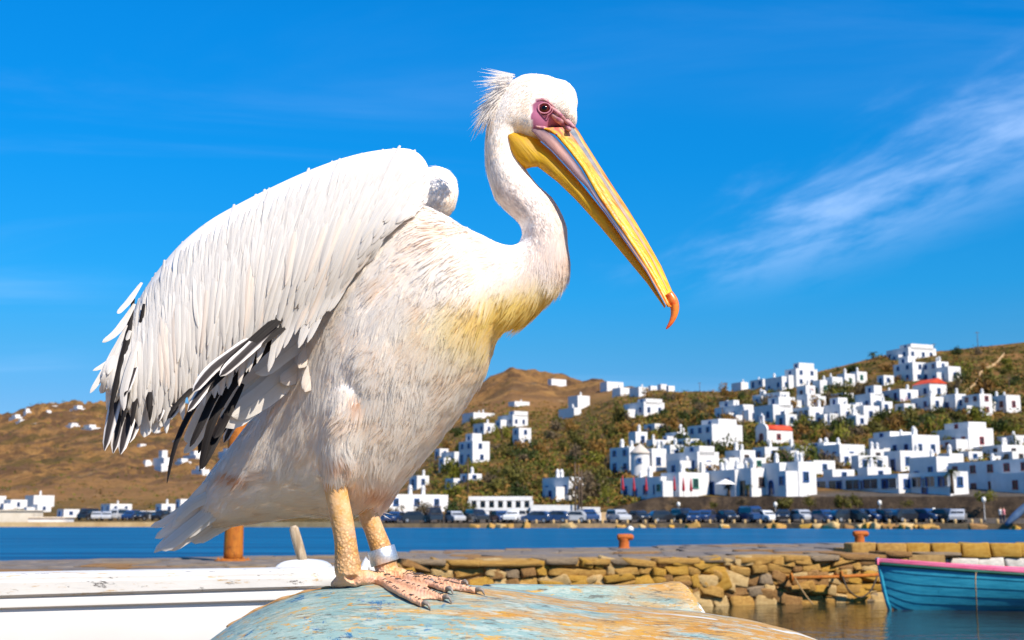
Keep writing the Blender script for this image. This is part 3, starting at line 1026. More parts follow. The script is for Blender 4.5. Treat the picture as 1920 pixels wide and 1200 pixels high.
for i, (pp, wd, matl, dy) in enumerate(FLIGHT):
    deep = .020 if i < 10 else (.075 if 12 <= i <= 22 else (-.004 if pp[0][0] < 380 and matl in (M_FD, M_FG) else 0))
    emerge = .034 if matl in (M_FD, M_FG) else 0.0                 # roots lie under the coverts
    pts = [B(q[0], q[1], dy + deep + emerge * max(0, 1 - j / (len(pp) - 1) * 1.25) - .004 * j - (770 - q[0]) * .00033) for j, q in enumerate(pp)]
    feather(pts, wd * (.00078 if matl is M_FD else .001), matl, wing, 'flight_feather' if matl in (M_FD, M_FG) else 'feather', rr.uniform(-.2, .15), .10, .62 if wd > 16 else .4, 12, 500 + i)
# far wing: dark tips that show under the near wing
fwing = link('wing', mesh('far_wing', *[(lambda m: ([Vector(p) - PEL for p in m.v], m.f))(blob(560, 560, .16, 250, 60, .03, math.radians(50)))][0], M_SKIN, True, np.tile([0.82, 0.77, 0.72], (20 * 19, 1))), pelican)
fwing['label'] = 'folded far wing, its dark tips showing below the near wing'
for i, (pp, wd, matl) in enumerate([([(520, 640), (470, 720), (430, 780), (405, 822)], 22, M_FD), ([(500, 650), (450, 730), (418, 790), (398, 838)], 22, M_FD), ([(480, 650), (425, 730), (392, 790), (372, 850)], 20, M_FD),
                                    ([(460, 660), (410, 730), (382, 780), (366, 822)], 18, M_FD), ([(440, 660), (392, 730), (370, 780), (352, 842)], 14, M_FW), ([(530, 660), (480, 730), (440, 790), (420, 830)], 20, M_FG)]):
    feather([B(q[0], q[1], .10) for q in pp], wd * .001, matl, fwing, 'flight_feather' if matl != M_FW else 'feather', .1, .1, .55, 10, 800 + i)
# tail fan
for i, (pp, wd, dy) in enumerate([([(440, 880), (370, 950), (320, 990), (291, 1009)], 20, .07), ([(450, 890), (380, 960), (325, 1005), (289, 1036)], 18, .08), ([(455, 900), (385, 965), (330, 1010), (299, 1031)], 26, .062),
                                  ([(450, 910), (395, 965), (345, 1010), (316, 1032)], 24, .075), ([(460, 920), (400, 970), (355, 1005), (341, 1018)], 24, .09), ([(470, 930), (420, 975), (380, 1005), (359, 1016)], 20, .11),
                                  ([(440, 860), (365, 935), (315, 975), (283, 987)], 16, .10), ([(455, 885), (400, 925), (355, 950), (330, 975)], 22, .055), ([(470, 900), (420, 945), (370, 985), (345, 1005)], 28, .066),
                                  ([(430, 880), (385, 915), (345, 960), (322, 990)], 20, .060), ([(480, 940), (440, 975), (400, 1000), (372, 1018)], 16, .12)]):
    feather([B(q[0], q[1], dy - .002 * j) for j, q in enumerate(pp)], wd * .001, M_FW if i % 3 else M_FP, pelican, 'tail_feather', rr.uniform(-.15, .15), .12, .6, 11, 900 + i)

# ---- bill
HB = -.132
def curve_px(pts, n):
    a = np.array(pts, dtype=float)
    t = np.concatenate([[0], np.cumsum(np.hypot(*np.diff(a, axis=0).T))]); t /= t[-1]
    s = np.linspace(0, 1, n)
    return np.stack([np.interp(s, t, a[:, 0]), np.interp(s, t, a[:, 1])], 1)
NS = 48
tom = curve_px([(1006, 240), (1024, 243), (1042, 254), (1066, 282), (1090, 314), (1125, 376), (1169, 438), (1213, 504), (1240, 552), (1252, 576)], NS)     # edge of the upper mandible
ridge = curve_px([(1070, 238), (1076, 248), (1088, 268), (1106, 297), (1132, 338), (1159, 380), (1190, 430), (1222, 482), (1250, 540), (1264, 574)], NS)
sil = curve_px([(1078, 236), (1085, 246), (1098, 268), (1118, 300), (1146, 344), (1179, 394), (1212, 449), (1240, 499), (1263, 552), (1270, 576)], NS)
bandl = curve_px([(996, 244), (1012, 262), (1033, 281), (1057, 306), (1082, 334), (1098, 349), (1134, 398), (1166, 443), (1212, 508), (1250, 574)], NS)
pouch = curve_px([(1000, 306), (1015, 314), (1045, 341), (1081, 376), (1125, 425), (1169, 478), (1213, 531), (1243, 572), (1250, 580)], NS)
def bdep(s):
    return HB - .10 * s
# upper mandible
rings, cols_ = [], []
YEL, ORA, GRY, PNK = np.array([0.84, 0.42, 0.008]), np.array([0.78, 0.20, 0.006]), np.array([0.20, 0.25, 0.31]), np.array([0.62, 0.28, 0.28])
for i in range(NS):
    s = i / (NS - 1)
    T, R, S = tom[i], ridge[i], sil[i]
    d0 = bdep(s)
    base_w = lerp(.030, .022, s)
    def q(p, dy): return B(p[0], p[1], d0 + dy)
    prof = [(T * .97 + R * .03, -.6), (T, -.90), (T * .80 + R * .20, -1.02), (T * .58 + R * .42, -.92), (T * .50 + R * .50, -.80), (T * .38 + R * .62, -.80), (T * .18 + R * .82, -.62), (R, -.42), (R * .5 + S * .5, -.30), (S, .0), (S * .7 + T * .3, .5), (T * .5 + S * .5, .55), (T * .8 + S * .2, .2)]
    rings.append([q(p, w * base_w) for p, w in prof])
    mixo = .25 + .35 * max(0, math.sin(s * 5))
    side_c = YEL * (1 - mixo * .4) + ORA * mixo * .4
    rootp = max(0, 1 - s * 9)
    g0 = max(0.0, .6 - s * .8)
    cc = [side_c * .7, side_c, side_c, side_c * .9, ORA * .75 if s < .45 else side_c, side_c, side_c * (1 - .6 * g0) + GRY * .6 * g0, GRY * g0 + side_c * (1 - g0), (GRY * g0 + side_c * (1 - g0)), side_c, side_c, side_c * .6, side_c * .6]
    cc = [c * (1 - rootp * .8) + np.array([0.45, 0.12, 0.20]) * rootp * .8 if 2 < j_ < 7 else c for j_, c in enumerate(cc)]
    tipf = max(0, (s - .93) / .07)
    cols_ += [c * (1 - tipf) + np.array([0.72, 0.13, 0.02]) * tipf for c in cc]
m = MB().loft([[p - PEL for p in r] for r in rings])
def bill_mat(name, bumpy):
    k = NT(name, 0.36 if bumpy else .5, 0.4 if bumpy else .25)
    v = k.coord('Object')
    vs = k.coord('Object', (1, 1, 1), (0, math.radians(-57), 0))
    mp_ = k.n('ShaderNodeMapping'); mp_.inputs['Scale'].default_value = (18, 60, 150); k.link(vs, mp_.inputs[0])
    n1 = k.noise(mp_.outputs[0], 1.0, 4, 0.65)
    n2 = k.noise(v, 90, 4, 0.6)
    c = k.attr('col')
    c = k.mix(k.ramp(n1, 0.52, 0.64, 0, .7), c, (0.90, 0.58, 0.08), 'MIX') if bumpy else c
    c = k.mix(k.ramp(n1, 0.36, 0.50, .8 if bumpy else .3, 0), c, (0.46, 0.09, 0.01) if bumpy else (0.42, 0.27, 0.29))
    c = k.mix(k.ramp(n2, 0.58, 0.75, 0, .22), c, (0.70, 0.50, 0.30))
    k.base(c)
    k.bump(k.math('ADD', n1, k.math('MULTIPLY', n2, .5)), 0.55 if bumpy else .3, 0.003)
    return k.m
M_BILL = bill_mat('bill_horn', True)
M_BAND = bill_mat('lower_bill_horn', False)
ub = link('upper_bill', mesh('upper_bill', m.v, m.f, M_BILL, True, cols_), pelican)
ub['label'] = 'orange-yellow upper bill with blue-grey ridge'
# ridge line: raised strip with grey-blue plates
rv, rf, rc = [], [], []
for i in range(NS - 4):
    s = i / (NS - 1)
    d0 = bdep(s)
    R, S, T = ridge[i], sil[i], tom[i]
    ww = lerp(.42, .16, s)
    a = B(*(R * (1 - .16 * ww * 2) + T * .16 * ww * 2), d0 - .62 * .026 * (1 - .3 * s) - .001)
    b_ = B(*R, d0 - .52 * .026 * (1 - .3 * s) - .003)
    c = B(*(R * (1 - ww) + S * ww), d0 - .40 * .026 * (1 - .3 * s) - .003)
    rv += [a - PEL, b_ - PEL, c - PEL]
    g0 = max(0, 1 - s * .9)
    jit = .5 + .5 * math.sin(i * 2.3) * math.sin(i * .9)
    cc = np.array([0.07, 0.12, 0.19]) * (1 - jit * .45) + np.array([0.36, 0.34, 0.34]) * jit * .45
    cc = cc * (g0 ** .5) + YEL * (1 - g0 ** .5)
    rc += [cc, cc * 1.1, cc]
    if i:
        k0 = (i - 1) * 3
        rf += [(k0, k0 + 1, k0 + 4, k0 + 3), (k0 + 1, k0 + 2, k0 + 5, k0 + 4)]
link('bill_ridge', mesh('bill_ridge', rv, rf, M_BAND, True, rc), pelican)
# hooked nail at the tip
k = NT('bill_nail', 0.3, 0.5); v = k.coord('Object'); k.base(k.mix(k.ramp(k.noise(v, 90, 4), .35, .65), (0.62, 0.06, 0.008), (0.78, 0.22, 0.03))); M_NAIL = k.m
pts = [(1254, 550, .0070), (1261, 563, .0088), (1265, 576, .0078), (1264, 590, .0060), (1259, 603, .0042), (1253, 612, .0026), (1249, 617, .0010)]
s_ = smooth_rows(pts, 4)
m = MB(); m.tube([B(p[0], p[1], HB - .112) for p in s_], [p[2] for p in s_], 14); m.build('bill_nail', M_NAIL, pelican, True, off=PEL)
# lower mandible: the grey-violet band
rings, cols_ = [], []
for i in range(NS):
    s = i / (NS - 1)
    d0 = bdep(s)
    a, b_ = tom[i], bandl[i]
    w = lerp(.030, .021, s)
    prof = [(a * .9 + b_ * .1, -.45), (a * .88 + b_ * .12, -.98), (a * .6 + b_ * .4, -1.20), (a * .3 + b_ * .7, -1.24), (b_, -1.16), (b_, -.45)]
    rings.append([B(p[0], p[1], d0 + w * t_) - PEL for p, t_ in prof])
    f0 = 1 - abs(s - .15) / .22 if s < .37 else 0
    f0 = max(0, f0)
    cA = np.array([0.065, 0.065, 0.11]); cB = np.array([0.42, 0.22, 0.18]); cP = np.array([0.48, 0.26, 0.28])
    mid_c = cA * (1 - f0) + cB * f0
    e = sstep(.55, .95, s)
    mid_c = mid_c * (1 - e) + np.array([0.70, 0.34, 0.12]) * e
    edge_c = cP * (1 - e) + np.array([0.72, 0.40, 0.14]) * e
    cols_ += [mid_c, cA * .8 * (1 - e) + edge_c * e, mid_c, mid_c, edge_c, edge_c]
m = MB().loft(rings)
lb = link('lower_bill', mesh('lower_bill', m.v, m.f, M_BAND, True, cols_), pelican)
lb['label'] = 'grey-violet lower bill edge'
# throat pouch
rings = []
cols_ = []
NP = 40
up_line = curve_px([(953, 248), (962, 244), (985, 250), (1000, 254), (1033, 282), (1082, 335), (1134, 399), (1166, 444), (1212, 509), (1248, 574)], NP)
lo_line = curve_px([(953, 262), (956, 288), (968, 305), (986, 317), (1006, 311), (1045, 341), (1081, 376), (1125, 425), (1169, 478), (1213, 531), (1246, 578)], NP)
for i in range(NP):
    s = i / (NP - 1)
    d0 = HB - .10 * max(0, (s - .15) / .85)
    a, b_ = up_line[i], lo_line[i]
    w = .036 * (1 - .62 * s) if s > .1 else .036 * (.75 + 2.5 * s)
    prof = []
    for j in range(14):
        th = math.pi * j / 13
        u = (1 - math.cos(th)) / 2
        prof.append(B(*(a * (1 - u) + b_ * u), d0 - w * (max(0.0, math.sin(th)) ** .7) * (.98 if u < .5 else .98)) - PEL)
    for j in range(1, 13):
        th = math.pi * (1 - j / 13)
        u = (1 - math.cos(th)) / 2
        prof.append(B(*(a * (1 - u) + b_ * u), d0 + w * math.sin(th) * .9) - PEL)
    rings.append(prof)
m = MB().loft(rings)
k = NT('throat_pouch', 0.48, 0.35)
v = k.coord('Object')
rot = k.coord('Object', (1, 1, 1), (0, math.radians(-52), 0))
mp_ = k.n('ShaderNodeMapping'); mp_.inputs['Scale'].default_value = (14, 40, 260); k.link(rot, mp_.inputs[0])
fo = k.noise(mp_.outputs[0], 1.0, 3, 0.55, 0.3)
fine = k.noise(v, 420, 3, 0.6)
c = k.mix(k.ramp(k.noise(v, 26, 4), .35, .65), (0.74, 0.47, 0.03), (0.88, 0.56, 0.015))
c = k.mix(k.ramp(fo, .42, .60, .45, 0), c, (0.42, 0.26, 0.05))
c = k.mix(k.ramp(fine, .55, .68, 0, .45), c, (0.40, 0.25, 0.06))
k.base(c); k.bump(k.math('ADD', fo, k.math('MULTIPLY', fine, .4)), .5, .003)
k.translucent((0.92, 0.56, 0.03), 0.45)
link('throat_pouch', mesh('throat_pouch', m.v, m.f, k.m, True), pelican)

# ---- eye
from mathutils.bvhtree import BVHTree
bvh = BVHTree.FromPolygons([Vector(p) for p in bv.tolist()], bf)
o_ = Vector((0, 0, CAMZ))
def surf(px, py):
    d = (P(px, py, 2.0) - o_).normalized()
    return bvh.ray_cast(o_, d)[0]
ep = surf(1020.5, 204)
k = NT('eye_ball', 0.06, 0.6)
g_ = k.n('ShaderNodeTexCoord')
ln_n = k.n('ShaderNodeVectorMath', operation='LENGTH'); 
mapn = k.n('ShaderNodeMapping'); mapn.inputs['Scale'].default_value = (1, 0, 1); k.link(g_.outputs['Object'], mapn.inputs[0]); k.link(mapn.outputs[0], ln_n.inputs[0])
k.base(k.mix(k.ramp(ln_n.outputs['Value'], .0044, .0052), (0.003, 0.002, 0.002), (0.085, 0.010, 0.007)))
k.b.inputs['Roughness'].default_value = .12; k.b.inputs['Specular IOR Level'].default_value = .3
m = MB()
R_ = .0106
m.lathe([(max(.0002, R_ * math.sin(math.pi * i / 16)), -R_ * math.cos(math.pi * i / 16)) for i in range(17)], n=24)
eye = link('eye', m.me('eye', k.m, True), pelican, loc=ep - PEL + Vector((0, .0042, 0)))
k = NT('eyelid_skin', .5, .3); v = k.coord('Object'); k.base(k.mix(k.ramp(k.noise(v, 160, 4), .4, .65), (0.46, 0.15, 0.22), (0.58, 0.24, 0.29))); M_LID = k.m
for rad, tr, mt in ((.0106, .0014, M_LID), (.0142, .0008, M_LID)):
    m = MB()
    pts = []
    for i in range(30):
        w = 2 * math.pi * i / 30
        pts.append((rad * 1.08 * math.cos(w), -.0028 - .0028 * (rad < .012), rad * .92 * math.sin(w)))
    m.tube(pts + [pts[0]], tr, 8, cap=False)
    m.build('eyelid', mt, pelican, True, loc=ep - PEL + Vector((0, .002, 0)))
# wrinkled lore between the eye and the bill
m = MB()
for (pp, w0) in [([(1032, 200), (1046, 212), (1062, 226), (1077, 239)], .0055), ([(1034, 214), (1048, 224), (1062, 236), (1068, 243)], .0075), ([(1006, 190), (1018, 186), (1032, 194), (1046, 206)], .0028), ([(1004, 236), (1020, 240), (1034, 246), (1044, 252)], .004)]:
    pts = [surf(*q) for q in pp]
    pts = [p + Vector((0, .001, 0)) if p is not None else B(q[0], q[1], -.17) for p, q in zip(pts, pp)]
    s_ = smooth_rows([tuple(p) for p in pts], 5)
    m.tube([Vector(q) for q in s_], [w0 * (.4 + .6 * math.sin(math.pi * (i + .5) / len(s_))) for i in range(len(s_))], 8)
k = NT('lore_skin', .55, .3); v = k.coord('Object'); k.base(k.mix(k.ramp(k.noise(v, 120, 5), .38, .62), (0.38, 0.13, 0.21), (0.60, 0.32, 0.31))); k.bump(k.noise(v, 400, 4), .4, .002)
m.build('lore_folds', k.m, pelican, True, off=PEL)
# ------------------------------------------------------------------ foreground: boats, quay, posts
# ---- the upturned boat the bird stands on
HB0 = Vector((0.05, CREST_Y, 0.30))
hull_t = thing('upturned_boat', 'upturned wooden boat with flaking pale blue and ochre paint under the pelican', 'boat', HB0)
k = NT('flaking_blue_paint', 0.55, 0.35)
v = k.coord('Object')
sx = k.coord('Object', (1.2, 5, 5), (0, 0, math.radians(12)))
sep_ = k.n('ShaderNodeSeparateXYZ'); k.link(v, sep_.inputs[0])
big = k.noise(sx, 2.0, 6, 0.62, 0.4)
drift = k.ramp(sep_.outputs[0], -.55, .35, -.13, .13)
ych = k.ramp(k.math('ADD', big, drift), .46, .58)
pale = k.mix(k.ramp(k.noise(v, 7, 6, .6), .3, .7), (0.175, 0.295, 0.30), (0.25, 0.355, 0.335))
och = k.mix(k.ramp(k.noise(sx, 6, 6, .6), .35, .65), (0.44, 0.21, 0.03), (0.46, 0.29, 0.10))
c = k.mix(ych, pale, och)
c = k.mix(k.ramp(k.noise(sx, 9, 8, .72), .56, .62, 0, .8), c, (0.30, 0.38, 0.33))
c = k.mix(k.ramp(k.noise(sx, 16, 9, .75, .3), .565, .61, 0, .9), c, (0.52, 0.27, 0.02))
left = k.ramp(sep_.outputs[0], -.30, .05, 1, 0)
c = k.mix(k.math('MULTIPLY', k.ramp(k.noise(v, 20, 9, .8), .58, .61), left), c, (0.012, 0.12, 0.27))
c = k.mix(k.math('MULTIPLY', k.ramp(k.noise(k.coord('Object', (1, 1, 1), loc=(3, 1, 2)), 19, 9, .8), .585, .61), left), c, (0.52, 0.25, 0.01))
c = k.mix(k.ramp(k.noise(k.coord('Object', (1.6, 7, 7), (0, 0, .5), (9, 4, 1)), 12, 9, .8), .56, .60, 0, .75), c, (0.05, 0.04, 0.035))
fine = k.noise(k.coord('Object', (2.5, 16, 16), (0, 0, .35), (1, 7, 3)), 9, 9, .8)
c = k.mix(k.ramp(fine, .54, .58, 0, .55), c, (0.12, 0.10, 0.07))
c = k.mix(k.ramp(k.noise(k.coord('Object', (2, 9, 9), (0, 0, -.2), (4, 4, 4)), 8, 9, .8), .53, .57, 0, .6), c, (0.42, 0.47, 0.42))
# long white scrapes
scr = k.coord('Object', (1.0, 22, 22), (0, 0, math.radians(-33)), (2, 0, 0))
c = k.mix(k.math('MULTIPLY', k.ramp(k.noise(scr, 2.2, 3, .4), .63, .65), k.ramp(sep_.outputs[0], .15, .3)), c, (0.55, 0.55, 0.52))
k.base(c)
k.bump(k.math('ADD', k.noise(sx, 30, 8, .7), k.math('MULTIPLY', ych, .5)), .5, .004)
M_HULL = k.m
k = NT('bare_weathered_wood', .75, .2); v = k.coord('Object', (3, 40, 40)); k.base(k.mix(k.ramp(k.noise(v, 4, 6, .65), .35, .65), (0.30, 0.15, 0.06), (0.46, 0.28, 0.13))); k.bump(k.noise(v, 9, 6), .4, .003); M_WOODB = k.m
NX, NYY = 120, 44
m = MB()
vs = []
x0h, x1h = float(_xs[0]), float(_xs[-1])
for i in range(NX + 1):
    x = x0h + (x1h - x0h) * i / NX
    for j in range(NYY + 1):
        a = math.pi * j / NYY
        cz = crest_z(x)
        if a < math.pi / 2:
            y = CREST_Y - HW_NEAR * math.cos(a)
        else:
            y = CREST_Y - HW_FAR * math.cos(a)
        z = max(0.12, cz - HH * (1 - math.sin(a)))
        # plank seams: narrow grooves running along the hull
        g_ = min(abs(((a * 5.2 + .18 * x) % 1.0) - .5), .5)
        z -= .0026 * max(0, 1 - g_ / .035)
        vs.append(Vector((x, y, z)) - HB0)
fs = []
for i in range(NX):
    for j in range(NYY):
        a = i * (NYY + 1) + j
        fs.append((a, a + NYY + 1, a + NYY + 2, a + 1))
m.add(vs, fs)
m.build('hull', M_HULL, hull_t, True)
# worn rim along the rounded end, bare wood showing
m = MB()
rim = []
for px, py in [(425, 1178), (470, 1150), (520, 1128), (570, 1112), (610, 1104), (645, 1100), (670, 1099)]:
    p = P(px, py, CREST_Y - .02)
    p.z = hull_z(p.x, p.y) + .001
    rim.append(p)
s_ = smooth_rows([tuple(p) for p in rim], 6)
m.tube([Vector(q) for q in s_], [.0022 + .0012 * math.sin(i * 1.1) for i in range(len(s_))], 7)
m.build('worn_rim', M_WOODB, hull_t, True, off=HB0)
# keel board standing up behind the crest
kp = [(905, 1099, 1112), (930, 1097, 1118), (1000, 1098, 1125), (1070, 1099, 1135), (1090, 1098.5, 1136), (1180, 1099, 1140), (1240, 1096, 1146), (1262, 1092.5, 1148), (1276, 1093, 1149), (1290, 1102, 1150), (1305, 1122, 1151), (1322, 1148, 1153)]
rings = []
for px, ya, yb_ in kp:
    a, b_ = P(px, ya, 2.44), P(px, yb_ + 30, 2.42)
    rings.append([p - HB0 for p in (a, a + Vector((0, .012, .002)), a + Vector((0, .045, .0)), b_ + Vector((0, .05, -.02)), b_ + Vector((0, -.004, -.02)), a.lerp(b_, .25) + Vector((0, -.006, 0)))])
m = MB().loft(rings)
o = m.build('keel', M_HULL, hull_t, True)
autosmooth(o.data, 35)

# ---- the white boat on the left
WB0 = P(200, 1200, 3.4); WB0.z = .35
wboat = thing('white_boat', 'white painted wooden boat with chipped rubbing rail behind the pelican', 'boat', WB0)
k = NT('chipped_white_paint', .42, .4)
v = k.coord('Object'); st = k.coord('Object', (1, 6, 7))
c = k.mix(k.ramp(k.noise(v, 4, 5), .3, .7), (0.54, 0.525, 0.50), (0.64, 0.625, 0.60))
c = k.mix(k.ramp(k.noise(st, 9, 9, .78), .575, .61, 0, .8), c, (0.46, 0.29, 0.11))
c = k.mix(k.ramp(k.noise(k.coord('Object', (1, 3, 3), loc=(5, 2, 7)), 14, 9, .8), .60, .625, 0, .9), c, (0.06, 0.05, 0.045))
k.base(c); k.bump(k.noise(st, 18, 7, .7), .25, .004); M_WPAINT = k.m
k = NT('white_hull_paint', .35, .4); v = k.coord('Object'); k.base(k.mix(k.ramp(k.noise(v, 2.5, 5), .3, .7), (0.64, 0.63, 0.615), (0.70, 0.69, 0.675))); k.bump(k.noise(v, 5, 4), .08, .01); M_WHULL = k.m
def strip(profile_fn, pxs, n):
    """loft along the boat: profile_fn(px) -> closed ring of world points"""
    return MB().loft([[p - WB0 for p in profile_fn(px)] for px in pxs])
def wb_depth(px):
    return 3.30 + .00012 * (px - 300) + .9 * max(0, (px - 560) / 200) ** 2 * .35
pxs = list(range(-620, 661, 40)) + [675, 690]
def top_y(px):
    return 1077.5 - .0165 * px - (0.9 * max(0, (px - 560) / 130) ** 2)
def rail(px):
    D = wb_depth(px); t = top_y(px)
    hgt = 40 - .012 * px
    a = P(px, t, D)
    q = .0145 * hgt / 10.0
    return [a + Vector((0, .10, .004)), a + Vector((0, .012, .004)), a + Vector((0, -.004, -.002)), a + Vector((0, -.012, -.008)), a + Vector((0, -.012, -.016)), a + Vector((0, -.019, -.020)), a + Vector((0, -.020, -q + .006)), a + Vector((0, -.014, -q)), a + Vector((0, .0, -q)), a + Vector((0, .10, -q))]
o = strip(rail, pxs, 9).build('rubbing_rail', M_WPAINT, wboat, True); autosmooth(o.data, 40)
def rail2(px):
    D = wb_depth(px); t = top_y(px) + 39.5 - .012 * px
    a = P(px, t, D)
    return [a + Vector((0, .0, .0)), a + Vector((0, -.006, -.001)), a + Vector((0, -.011, -.010)), a + Vector((0, -.010, -.030)), a + Vector((0, .006, -.036)), a + Vector((0, .03, -.036)), a + Vector((0, .03, 0))]
o = strip(rail2, pxs, 7).build('lower_rail', M_WHULL, wboat, True); autosmooth(o.data, 40)
def side_(px):
    D = wb_depth(px); t = top_y(px) + 60
    a = P(px, t, D)
    return [a + Vector((0, .02, .05)), a + Vector((0, .0, -.02)), a + Vector((0, .01, -.16)), a + Vector((0, .09, -.42)), a + Vector((0, .24, -.60)), a + Vector((0, .6, -.62)), a + Vector((0, .6, .05))]
strip(side_, pxs, 7).build('hull', M_WHULL, wboat, True)
# stern post with its rounded cap, tiller stick, mooring cleat
m = MB()
cap = []
for q in range(-8, 9):
    px = 570 + q * 6.6
    hh = 26 * math.sqrt(max(.02, 1 - (q / 8.3) ** 4)) - 3 * abs(q) / 8
    a = P(px, 1074, 3.52); b_ = P(px, 1074 - hh, 3.52)
    cap.append([a + Vector((0, -.06, 0)), a.lerp(b_, .75) + Vector((0, -.05, 0)), b_ + Vector((0, -.03, 0)), b_ + Vector((0, .04, 0)), a + Vector((0, .08, 0))])
m.loft([[p - WB0 for p in r] for r in cap])
m.build('stern_cap', M_WHULL, wboat, True)
k = NT('grey_driftwood', .8, .2); v = k.coord('Object', (30, 30, 3)); k.base(k.mix(k.ramp(k.noise(v, 2, 6, .65), .35, .65), (0.26, 0.19, 0.12), (0.52, 0.42, 0.30))); k.bump(k.noise(v, 4, 6), .5, .004); M_STICK = k.m
m = MB()
m.tube([P(569, 1058, 3.5), P(563, 1035, 3.5), P(556, 1010, 3.5), P(551, 992, 3.5), P(549.5, 986, 3.5)], [.014, .0145, .0145, .0135, .008], 12)
m.build('tiller', M_STICK, wboat, True, off=WB0)
m = MB()
m.tube([P(683, 1085, 3.5), P(685, 1060, 3.5), P(690, 1050, 3.5), P(697, 1052, 3.5), P(699, 1080, 3.5)], [.012, .013, .012, .012, .012], 10)
m.build('cleat', M_WHULL, wboat, True, off=WB0)

# ---- beach, water
def sheet(name, x0, x1, y0, y1, z, nx, ny, mt, zf=None):
    vs, fs = [], []
    for j in range(ny + 1):
        for i in range(nx + 1):
            x, y = lerp(x0, x1, i / nx), lerp(y0, y1, j / ny)
            vs.append((x, y, z if zf is None else zf(x, y)))
    for j in range(ny):
        for i in range(nx):
            a = j * (nx + 1) + i
            fs.append((a, a + 1, a + nx + 2, a + nx + 1))
    o = link(name, mesh(name, vs, fs, mt, True)); o['kind'] = 'structure'
    return o
k = NT('wet_sand', .7, .4); v = k.coord('Object')
c = k.mix(k.ramp(k.noise(v, 3, 6, .6), .35, .65), (0.30, 0.17, 0.06), (0.46, 0.30, 0.13))
c = k.mix(k.ramp(k.noise(v, 30, 5, .7), .55, .7, 0, .7), c, (0.16, 0.11, 0.07)); k.base(c); k.bump(k.noise(v, 20, 8, .7), .6, .03)
def beach_z(x, y):
    b = .016 * noise.noise(Vector((x * 2.2, y * 2.2, 0))) + .01 * noise.noise(Vector((x * 7, y * 7, 3)))
    return lerp(.36, -.10, min(1, max(0, (y + 6) / 19.3))) + b - (.14 if y > 12 else 0) * min(1, (y - 12) / 2 if y > 12 else 0)
sheet('beach', -14, 14, -6, 14.5, 0, 90, 90, k.m, beach_z)
k = NT('sea_water', .5, 0.0)
v = k.coord('Object', (.5, 1.0, 1))
n = k.math('ADD', k.noise(v, .9, 4, .55, .5), k.math('MULTIPLY', k.noise(v, 3.9, 3, .55), .35))
k.base(k.mix(k.ramp(k.noise(k.coord('Object', (.05, .5, 1)), 1.0, 6, .68), .34, .66), (0.0005, 0.052, 0.135), (0.002, 0.118, 0.255)))  # lighter streaks: ripples and reflection patches put into the water's colour
bp_ = k.n('ShaderNodeBump'); bp_.inputs['Strength'].default_value = .8; bp_.inputs['Distance'].default_value = .3; k.link(n, bp_.inputs['Height']); k.link(bp_.outputs[0], k.b.inputs['Normal'])
gl_ = k.n('ShaderNodeBsdfGlossy'); gl_.inputs['Roughness'].default_value = .22; gl_.inputs['Color'].default_value = (.9, .95, 1, 1); k.link(bp_.outputs[0], gl_.inputs['Normal'])
mx_ = k.n('ShaderNodeMixShader'); mx_.inputs[0].default_value = .16; k.link(k.b.outputs[0], mx_.inputs[1]); k.link(gl_.outputs[0], mx_.inputs[2]); k.link(mx_.outputs[0], k.out.inputs['Surface'])
M_SEA = k.m
sheet('sea', -900, 900, 8.0, 1500, 0.0, 2, 2, M_SEA)
k = NT('calm_harbour_water', .035, .5)
v = k.coord('Object', (.6, 1.5, 1))
k.base((0.030, 0.030, 0.014)); k.bump(k.math('ADD', k.noise(v, 2.6, 3, .5, .6), k.math('MULTIPLY', k.noise(v, 9, 3, .5), .3)), .10, .10); k.b.inputs['IOR'].default_value = 1.33
sheet('harbour_water', -1.6, 16, 9.5, 17.0, .004, 2, 2, k.m)

# ---- stone quay
QZ = .57
def qz(x):
    return QZ + .04 * float(sstep(1.0, 6.0, x))
def qf(px):
    return float(np.interp(px, [-300, 300, 560, 780, 1330, 1650, 1770, 2300], [8.6, 9.6, 12.6, 14.5, 15.6, 16.5, 16.7, 17.6]))
def qb(px):
    return float(np.interp(px, [-300, 0, 380, 624, 740, 960, 1300, 1920, 2400], [14.6, 15.2, 16.4, 17.3, 19.2, 20.8, 23.3, 23.8, 24.4]))
k = NT('quay_paving', .75, .3); v = k.coord('Object')
c = k.mix(k.ramp(k.noise(v, 1.6, 6, .65), .3, .7), (0.105, 0.085, 0.07), (0.24, 0.20, 0.165))
c = k.mix(k.ramp(k.noise(v, 8, 6, .7), .56, .7, 0, .7), c, (0.34, 0.22, 0.10)); k.base(c); k.bump(k.noise(v, 14, 7, .7), .5, .02); M_PAVE = k.m
k = NT('mortar', .9, .1); v = k.coord('Object'); k.base(k.mix(k.ramp(k.noise(v, 9, 7, .7), .3, .7), (0.24, 0.145, 0.055), (0.42, 0.27, 0.11))); k.bump(k.noise(v, 40, 6, .7), .7, .02); M_MORTAR = k.m
def stone_mat(name, a, b_, sc=5):
    k = NT(name, .8, .25); v = k.coord('Object'); oi = k.n('ShaderNodeObjectInfo')
    cmb = k.n('ShaderNodeVectorMath', operation='ADD'); k.link(v, cmb.inputs[0]); k.link(oi.outputs['Random'], cmb.inputs[1])
    n = k.noise(cmb.outputs[0], sc, 7, .65)
    c = k.mix(k.ramp(n, .3, .7), a, b_)
    c = k.mix(k.ramp(k.noise(v, 40, 5, .7), .58, .70, 0, .6), c, tuple(q * .45 for q in a))
    k.base(c); k.bump(k.noise(v, 26, 8, .72), .8, .03); return k.m
